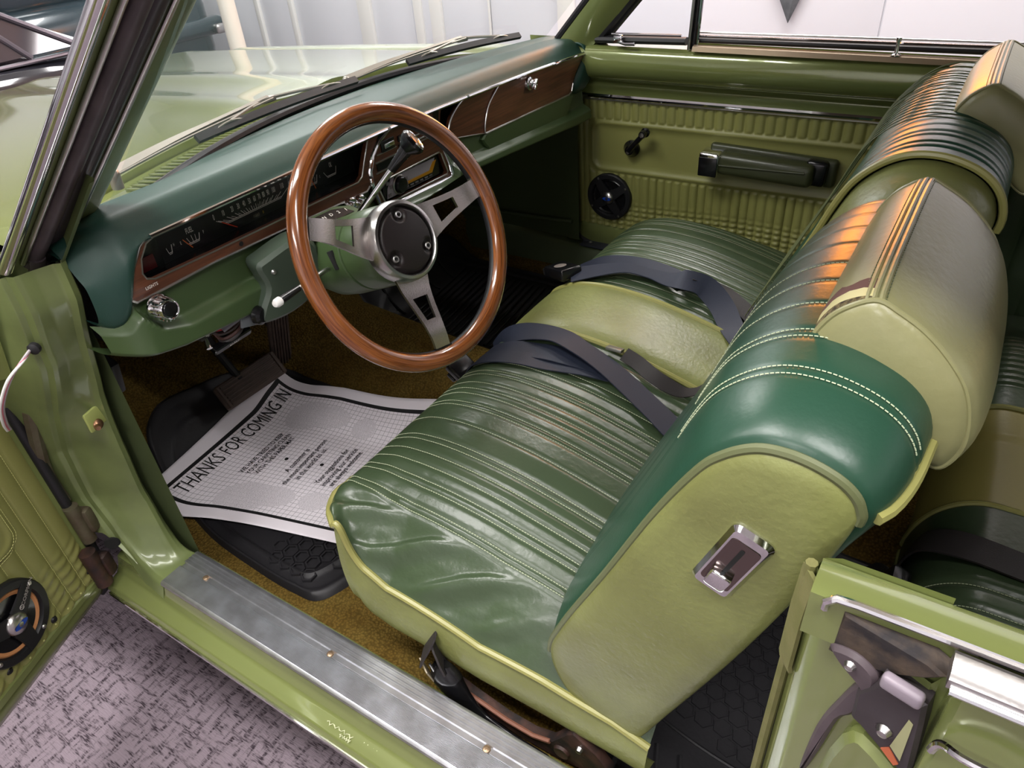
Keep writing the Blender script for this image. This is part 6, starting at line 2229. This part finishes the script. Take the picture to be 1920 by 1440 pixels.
def door_trim(a, b, seed=0):
    """displacement of the padded trim; a = distance from the front edge of the panel, b = height z."""
    h = 0.0
    top = 0.795
    fr_, d_in = frame_ridge(a, b, 0.075, 1.2, 0.62, 0.725, 0.018, 0.006)
    fo_, d_out = frame_ridge(a, b, 0.052, 1.25, 0.600, 0.742, 0.024, 0.004)
    if d_out > 0.002:
        if a < 0.052:
            h = 0.006 * pleat_disp(a + 0.002, 0.018)
        elif b > 0.742:
            h = 0.0085 * pleat_disp(a - 0.052, 0.0245)
            h *= min(1, (top - b) / 0.006 + 0.2)
        else:
            h = 0.0085 * pleat_disp(a - 0.052, 0.0225)
            # bunched puckers low on the panel
            pk_ = sm((0.545 - b) / 0.05) * (0.4 + 0.6 * math.exp(-((a - 0.45) / 0.35) ** 2))
            h += 0.0022 * pk_ * math.sin(b * 420 + 3 * math.sin(a * 9)) * pleat_disp(a - 0.052, 0.0225)
    elif d_in > 0.0:
        h = 0.005 + 0.0045 * math.exp(-((d_in - 0.010) / 0.006) ** 2)
    else:
        h = 0.003 + 0.0015 * fr_
    return h


# passenger door (closed)
pd_ = thing('passenger_door', 'closed passenger door with olive pleated vinyl trim and chrome strip', 'car door', (0.72, 0.45, 0.36))
tag(pd_, kind='thing')
YF, YR = 0.965, -0.06


def pdoor_fn(u, v):
    a = (YF - YR) * u
    y = YF - a
    z = 0.445 + (0.800 - 0.445) * v
    x = 0.704 - door_trim(a, z)
    return (x, y, z + 0.006 * u)


pt = MB().grid(pdoor_fn, 420, 120).build('trim_panel', VDOOR, pd_, smooth=80)
MB().tube([(0.694, YF - 0.01 - (YF - YR - 0.02) * k / 10, 0.804 + 0.006 * k / 10) for k in range(11)], 0.0068, 8, flat=1.0).build('trim_strip', CHROME, pd_)
MB().tube([(0.692, YF - 0.01 - (YF - YR - 0.02) * k / 10, 0.7945 + 0.006 * k / 10) for k in range(11)], 0.0018, 6).build('trim_bead', CHROMES, pd_)
up = [(0.690, 0.806), (0.688, 0.815), (0.684, 0.832), (0.690, 0.838), (0.694, 0.844), (0.686, 0.850), (0.662, 0.853), (0.644, 0.868), (0.634, 0.890), (0.636, 0.910), (0.643, 0.924), (0.655, 0.931), (0.668, 0.932), (0.70, 0.932)]
ups = [(p.x, p.y) for p in cr([(a, b, 0) for a, b in up], 5)]
MB().loft([[(x_, y_, z_ + 0.004 * (YF - y_)) for x_, z_ in ups] for y_ in (0.99, 0.7, 0.4, 0.1, YR)], closed=False).build('upper_panel', PAINT, pd_, smooth=60)
lowp = [(0.712, 0.50), (0.708, 0.455), (0.700, 0.445), (0.695, 0.425), (0.696, 0.40), (0.705, 0.375), (0.73, 0.368)]
MB().loft([[(x_, y_, z_) for x_, z_ in lowp] for y_ in (0.985, 0.6, 0.2, YR)], closed=False).build('lower_edge', PAINT, pd_)
# front edge of the door shell, rounded lower corner
MB().tube(cr([(0.700, 0.972, 0.80), (0.700, 0.975, 0.60), (0.700, 0.972, 0.46), (0.702, 0.955, 0.41), (0.706, 0.91, 0.380), (0.708, 0.85, 0.374)], 5), 0.010, 8).build('door_seal', RUBBER, pd_)
for k in range(30):
    a = 0.052 + 0.0225 * k
MB().box((0.745, 0.45, 0.62), (0.05, 1.03, 0.5)).build('door_shell', PAINT, pd_)
# window sill strip, chrome edges and slot
yr = [0.62, 0.3, 0.0, -0.06]
MB().loft([[(0.636, y_, 0.934), (0.640, y_, 0.944), (0.654, y_, 0.946), (0.657, y_, 0.934)] for y_ in (0.618, 0.3, -0.06)]).build('sill_moulding', mat('tan_pink_moulding', (150, 132, 108), 0.35, 0.4), pd_)
MB().tube([(0.662, 0.62, 0.953), (0.662, -0.06, 0.957)], 0.006, 8).build('slot_seal', RUBBER, pd_)
MB().tube([(0.672, 0.62, 0.960), (0.672, -0.06, 0.964)], 0.0032, 8).build('glass_edge_trim', CHROME, pd_)
MB().tube([(0.680, 0.62, 0.966), (0.680, -0.06, 0.970)], 0.0022, 8).build('outer_trim', CHROMES, pd_)
# lock pin
lp = MB().lathe([(0.0095, 0.0), (0.0095, 0.0015), (0.0075, 0.003), (0.0038, 0.004), (0.0034, 0.020), (0.0042, 0.026), (0.0060, 0.029), (0.0056, 0.033), (0.0, 0.034)], (0.645, 0.198, 0.9455), (0.05, 0.0, 1), 20).build('lock_pin', CHROME, pd_)
# vent window: division post, frame, glass, latch
MB().tube([(0.660, 0.623, 0.935), (0.655, 0.616, 1.05), (0.64, 0.60, 1.35)], 0.011, 10, flat=0.8).build('vent_post', BLACKP, pd_)
MB().tube([(0.650, 0.612, 0.935), (0.645, 0.605, 1.05), (0.63, 0.59, 1.35)], 0.0035, 8).build('vent_post_trim', CHROME, pd_)
MB().tube([(0.648, 0.630, 0.935), (0.643, 0.623, 1.05), (0.628, 0.61, 1.35)], 0.0035, 8).build('vent_post_trim', CHROMES, pd_)
MB().tube([(0.662, 0.87, 0.945), (0.660, 0.64, 0.950)], 0.013, 8, flat=0.7).build('vent_seal', RUBBER, pd_)
MB().tube([(0.652, 0.825, 0.960), (0.652, 0.65, 0.963)], 0.0032, 8).build('vent_trim', CHROME, pd_)
MB().tube([(0.662, 0.865, 0.945), (0.648, 0.76, 1.05), (0.61, 0.46, 1.35)], 0.009, 8).build('vent_seal', RUBBER, pd_)
MB().add([(0.662, 0.855, 0.955), (0.660, 0.635, 0.957), (0.638, 0.61, 1.35), (0.615, 0.49, 1.33), (0.650, 0.755, 1.05)], [(0, 1, 2, 3, 4)]).build('vent_glass', GLASSV, pd_)
vl = MB().box((0.640, 0.802, 0.952), (0.014, 0.022, 0.018), bevel=0.003).build('vent_latch', CHROME, pd_)
MB().tube([(0.638, 0.800, 0.947), (0.632, 0.780, 0.944), (0.632, 0.755, 0.945)], 0.0045, 8).build('latch_lever', CHROME, vl)
# armrest with chrome front cap
ar = MB().box((0.664, 0.425, 0.680), (0.050, 0.225, 0.052), Matrix.Rotation(0.03, 3, 'X'), 0.014, 4).build('armrest', mat('dark_olive_armrest', (52, 56, 34), 0.36, bump=(200, 0.1, 'noise')), pd_)
MB().box((0.680, 0.312, 0.680), (0.034, 0.050, 0.060), Matrix.Rotation(0.05, 3, 'X'), 0.010, 3).build('armrest_end', BLACKP, ar)
MB().box((0.660, 0.556, 0.680), (0.052, 0.050, 0.058), Matrix.Rotation(0.03, 3, 'X'), 0.006, 3).build('armrest_cap', CHROME, ar)
MB().box((0.6335, 0.556, 0.676), (0.004, 0.046, 0.046), None, 0.002).build('cap_face', BLACKP, ar)
MB().tube([(0.639, 0.53, 0.682), (0.639, 0.33, 0.688)], 0.003, 8).build('armrest_seam', mat('dark_olive_armrest', (52, 56, 34)), ar)
MB().box((0.690, 0.42, 0.682), (0.02, 0.30, 0.066), Matrix.Rotation(0.03, 3, 'X'), 0.008, 3).build('armrest_base', mat('dark_olive_armrest', (52, 56, 34)), ar)
# window crank
ck = MB().lathe([(0.022, 0.0), (0.022, 0.006), (0.015, 0.014), (0.012, 0.020), (0, 0.021)], (0.698, 0.784, 0.676), (-1, 0, 0), 28).build('window_crank', BLACKP, pd_)
MB().tube(cr([(0.680, 0.784, 0.676), (0.672, 0.768, 0.695), (0.668, 0.738, 0.728)], 4), [0.009, 0.0085, 0.008, 0.0078, 0.0075, 0.007, 0.007, 0.007, 0.008], 10).build('crank_arm', BLACKP, ck)
MB().lathe([(0.0, -0.002), (0.011, 0.0), (0.012, 0.006), (0.008, 0.010), (0.010, 0.022), (0.0085, 0.028), (0, 0.029)], (0.668, 0.734, 0.732), (-1, 0, 0), 20).build('crank_knob', BLACKP, ck)
MB().lathe([(0.0, 0.0305), (0.0055, 0.030), (0.006, 0.0285)], (0.668, 0.734, 0.732), (-1, 0, 0), 16).build('knob_cap', CHROMES, ck)
MB().lathe([(0.0045, 0.020), (0.004, 0.0225), (0, 0.023)], (0.698, 0.788, 0.670), (-1, 0, 0), 14).build('crank_screw', CHROMES, ck)
for yk in [0.90 - 0.0225 * k for k in range(34)]:
    pass


def speaker(parent, o, n, up_, R_, big):
    n = Vector(n).normalized()
    u = Vector(up_).cross(n).normalized()
    v = n.cross(u)
    f = (Vector(o), u, v, n)
    s = MB().lathe([(R_, -0.004), (R_, 0.006), (R_ * 0.96, 0.009), (R_ * 0.80, 0.009), (R_ * 0.76, 0.005), (R_ * 0.74, -0.004)], o, n, 48, False).build('speaker', BLACKM, parent)
    MB().lathe([(R_ * 0.78, 0.003), (R_ * 0.72, 0.0055), (R_ * 0.63, 0.003)], o, n, 48, False).build('surround', KRAFT if big else BLACKP, s)
    MB().lathe([(R_ * 0.66, 0.0035), (R_ * 0.40, 0.0010), (0.0, 0.0008)], o, n, 40).build('cone', BLACKP, s)
    for k in range(4 if not big else 3):
        a = 2 * PI * k / (4 if not big else 3) + 0.62
        d = u * math.cos(a) + v * math.sin(a)
        t = n.cross(d)
        vs = []
        for r, w, h in ((R_ * 0.92, 0.155 * R_, 0.0095), (R_ * 0.60, 0.17 * R_, 0.012), (R_ * 0.20, 0.22 * R_, 0.012)):
            vs.append([Vector(o) + d * r + t * w + n * h, Vector(o) + d * r - t * w + n * h, Vector(o) + d * r - t * w + n * (h - 0.004), Vector(o) + d * r + t * w + n * (h - 0.004)])
        MB().loft(vs).build('bridge', BLACKM, s)
    MB().lathe([(R_ * 0.27, 0.008), (R_ * 0.27, 0.013), (R_ * 0.22, 0.018), (R_ * 0.10, 0.0205), (0, 0.021)], o, n, 32).build('tweeter', CHROMES, s)
    mb = MB()
    bf_ = (Vector(o) + n * 0.0185, u, v, n)
    vs = [bf_[0] + u * (R_ * 0.19 * math.cos(2 * PI * k / 20)) + v * (R_ * 0.075 * math.sin(2 * PI * k / 20)) + n * 0.0022 for k in range(20)]
    mb.add(vs, [tuple(range(20))]).build('badge', BLUEP, s)
    for k in range(4):
        a = 2 * PI * k / 4 + 0.55
        d = u * math.cos(a) + v * math.sin(a)
        MB().lathe([(0, 0.0025), (0.0028, 0.002), (0.0038, 0)], Vector(o) + d * R_ * 0.89 + n * 0.009, n, 12).build('screw', CHROMES, s)
    if big:
        tx = MB()
        a = 0.62
        d = u * math.cos(a) + v * math.sin(a)
        t = n.cross(d)
        text(tx, 'SCORPION', (Vector(o) + d * R_ * 0.68 + n * 0.0128, d, t, n), R_ * 0.13, 1.1)
        tx.build('lettering', mat('silver_print', (150, 144, 140), 0.5), s)
        MB().tube([Vector(o) + d * (R_ * 0.36) + (d * math.cos(b_) + t * math.sin(b_)) * R_ * 0.055 + n * 0.0128 for b_ in [2 * PI * k / 12 for k in range(12)]], 0.0006, 4, closed=True).build('logo_ring', mat('silver_print', (150, 144, 140)), s)
    return s


speaker(pd_, (0.694, 0.846, 0.535), (-1, 0, 0), (0, 0, 1), 0.066, False)

# driver door (open)
dd = thing('driver_door', 'open driver door with olive pleated vinyl trim and round speaker', 'car door', (-0.785, 1.125, 0.30))
tag(dd, kind='thing')
DO = Vector((-0.785, 1.125, 0.0))
DS = Vector((-0.925, -0.380, 0)).normalized()
DN = Vector((0.380, -0.925, 0)).normalized()


def dpt(a, z, n=0.0):
    return DO + DS * a + DN * n + Vector((0, 0, z))


def ddoor_trim(a, z):
    h = 0.0
    fo_, d_out = frame_ridge(a, z, 0.078, 1.2, 0.520, 0.74, 0.03, 0.004)
    fi_, d_in = frame_ridge(a, z, 0.086, 1.2, 0.528, 0.73, 0.026, 0.004)
    if d_out > 0.0:
        if a < 0.092:
            h = 0.005 * pleat_disp(a + 0.001, 0.0305)
        else:
            h = 0.005 * pleat_disp(a - 0.0015, 0.0305)
        pk_ = sm((0.47 - z) / 0.06)
        h += 0.0016 * pk_ * math.sin((z * 1.0 + a * 0.35) * 330 + 2 * math.sin(a * 60)) * pleat_disp(a, 0.0305)
    else:
        h = 0.006 + 0.002 * math.exp(-(d_in / 0.004) ** 2)
    return h


dp = MB().grid(lambda u, v: dpt(0.002 + 0.95 * u, 0.343 + 0.02 * u + (0.80 - 0.343 - 0.02 * u) * v, ddoor_trim(0.002 + 0.95 * u, 0.343 + 0.02 * u + (0.80 - 0.343 - 0.02 * u) * v)), 330, 150).build('trim_panel', VDOOR, dd, smooth=80)
for k in range(1, 9):
    a = 0.0305 * k - 0.001
    z1 = 0.795 if k < 3 else 0.516
    if 3 <= k <= 7:
        z0 = 0.352 if k == 3 else 0.49
    else:
        z0 = 0.352
    stitch([dpt(a + 0.002, z0 + (z1 - z0) * j / 60, ddoor_trim(a + 0.002, z0 + (z1 - z0) * j / 60) + 0.0006) for j in range(61)], THREADO, dp, 0.0048, 0.0034, 0.0006)
for off in (0.0, 0.007):
    pts = []
    for j in range(41):
        t = j / 40
        if t < 0.45:
            pts.append((0.078 + off, 0.78 - (0.78 - 0.545) * t / 0.45))
        elif t < 0.65:
            b_ = (t - 0.45) / 0.2 * PI / 2
            pts.append((0.108 + off * 0.5 - 0.030 * math.cos(b_) + off * 0.5, 0.545 - 0.028 * math.sin(b_) + off * (1 - math.cos(b_))))
        else:
            pts.append((0.108 + off + (t - 0.65) / 0.35 * 0.5, 0.517 + off))
    stitch([dpt(a, z, ddoor_trim(a, z) + 0.0012) for a, z in pts], THREADO, dp, 0.0048, 0.0034, 0.0006)
# painted shell: lower rail, front edge
sh = [(0.000, 0.800), (0.001, 0.345), (0.006, 0.340), (0.006, 0.332), (-0.002, 0.327), (0.000, 0.318), (-0.004, 0.300), (-0.018, 0.290), (-0.05, 0.286)]
MB().loft([[dpt(a, z + 0.02 * max(0, a) * (1 if z > 0.335 else 0), n) for n, z in sh] for a in (-0.012, 0.0, 0.02, 0.05, 0.5, 0.98)], closed=False).build('lower_rail', PAINT, dd, smooth=45)
MB().grid(lambda u, v: dpt(-0.012 - 0.010 * math.sin(PI * u), 0.292 + 0.62 * v, -0.002 - 0.085 * u), 10, 20).build('hinge_edge', PAINT, dd)
MB().grid(lambda u, v: dpt(-0.012 + 1.0 * u, 0.29 + 0.62 * v, -0.088), 10, 10).build('outer_skin', PAINT, dd)
MB().grid(lambda u, v: dpt(-0.012 + 0.014 * u, 0.325 + 0.58 * v, -0.002 + 0.002 * u), 4, 20).build('panel_flange', JAMB, dd)
MB().tube([dpt(-0.016, 0.80, 0.004), dpt(-0.016, 0.6, 0.004), dpt(-0.016, 0.40, 0.004), dpt(-0.014, 0.345, 0.004), dpt(-0.012, 0.318, 0.002), dpt(-0.004, 0.302, -0.006), dpt(0.004, 0.296, -0.012)], 0.0085, 10).build('door_seal', RUBBER, dd)
MB().tube(cr([dpt(-0.012, 0.80, -0.035), dpt(-0.014, 0.6, -0.04), dpt(-0.013, 0.48, -0.04)], 4), 0.010, 8).build('check_strap', mat('oxidised_hinge', (96, 92, 72)), dd)
MB().loft([[dpt(a, z, n) for n, z in ((0.0, 0.80), (0.014, 0.81), (0.016, 0.86), (0.004, 0.90), (-0.05, 0.905))] for a in (0.0, 0.5, 0.98)], closed=False).build('upper_panel', PAINT, dd)
for (a, z) in ((0.012, 0.367), (0.108, 0.362), (0.204, 0.366)):
    MB().lathe([(0, 0.0035), (0.004, 0.003), (0.0062, 0.0)], dpt(a, z, ddoor_trim(a, z)), DN, 16).build('trim_fastener', BLACKM, dp)
for k in range(6):
    a = 0.031 * k + 0.016
    MB().lathe([(0, 0.0015), (0.0014, 0.001), (0.002, 0)], dpt(a, 0.351, ddoor_trim(a, 0.351)), DN, 8).build('tack', THREADO, dp)
speaker(dd, dpt(0.163, 0.430, 0.006), DN, (0, 0, 1), 0.067, True)

# ================================================================== wipers


def wiper(label, b, m, bl, br, grp=None):
    b, m, bl, br = Vector(b), Vector(m), Vector(bl), Vector(br)
    t = thing('windshield_wiper', label, 'wiper', b)
    MB().lathe([(0.009, -0.02), (0.009, 0.0), (0.008, 0.007), (0.005, 0.010), (0, 0.011)], b, (0, -0.1, 1), 24).build('pivot_cap', ALUW, t)
    p = cr([b + Vector((0, 0, 0.005)), b.lerp(m, 0.35) + Vector((0, 0, 0.008)), b.lerp(m, 0.7) + Vector((0, 0, 0.006)), m + Vector((0, 0, 0.004))], 6)
    MB().strip(p, (0, -0.5, 1), [0.015 - 0.009 * sm(k / 12) for k in range(len(p))], 0.006).build('arm', ALUW, t)
    MB().tube([q + Vector((0.004, -0.010, -0.002)) for q in p], 0.0022, 6).build('arm_rod', ALUW, t)
    bm_ = bl.lerp(br, 0.5)
    MB().box(m, (0.030, 0.012, 0.010), (br - bl).to_track_quat('X', 'Z').to_matrix(), 0.002).build('clip', ALUW, t)
    for a, c in ((0.08, 0.30), (0.70, 0.92)):
        q0, q1 = bl.lerp(br, a), bl.lerp(br, c)
        MB().tube(cr([q0, q0.lerp(q1, 0.5) + Vector((0, 0, 0.008)), q1], 4), 0.0022, 6).build('bow', ALUW, t)
    MB().tube(cr([bl.lerp(br, 0.19) + Vector((0, 0, 0.008)), m + Vector((0, 0, 0.001)), bl.lerp(br, 0.81) + Vector((0, 0, 0.008))], 6), 0.0030, 6).build('main_bow', ALUW, t)
    MB().strip([bl.lerp(br, k / 12) + Vector((0, 0, -0.001 + 0.004 * math.sin(PI * k / 12))) for k in range(13)], (0, -0.7, 0.7), 0.013, 0.008).build('blade', RUBBER, t)


wiper('driver-side windshield wiper parked along the cowl', (-0.490, 1.105, 0.968), (-0.135, 1.148, 0.985), (-0.345, 1.088, 0.982), (0.035, 1.082, 0.985))
wiper('passenger-side windshield wiper parked along the cowl', (0.075, 1.150, 0.966), (0.392, 1.080, 0.988), (0.195, 1.082, 0.982), (0.500, 0.990, 0.980))
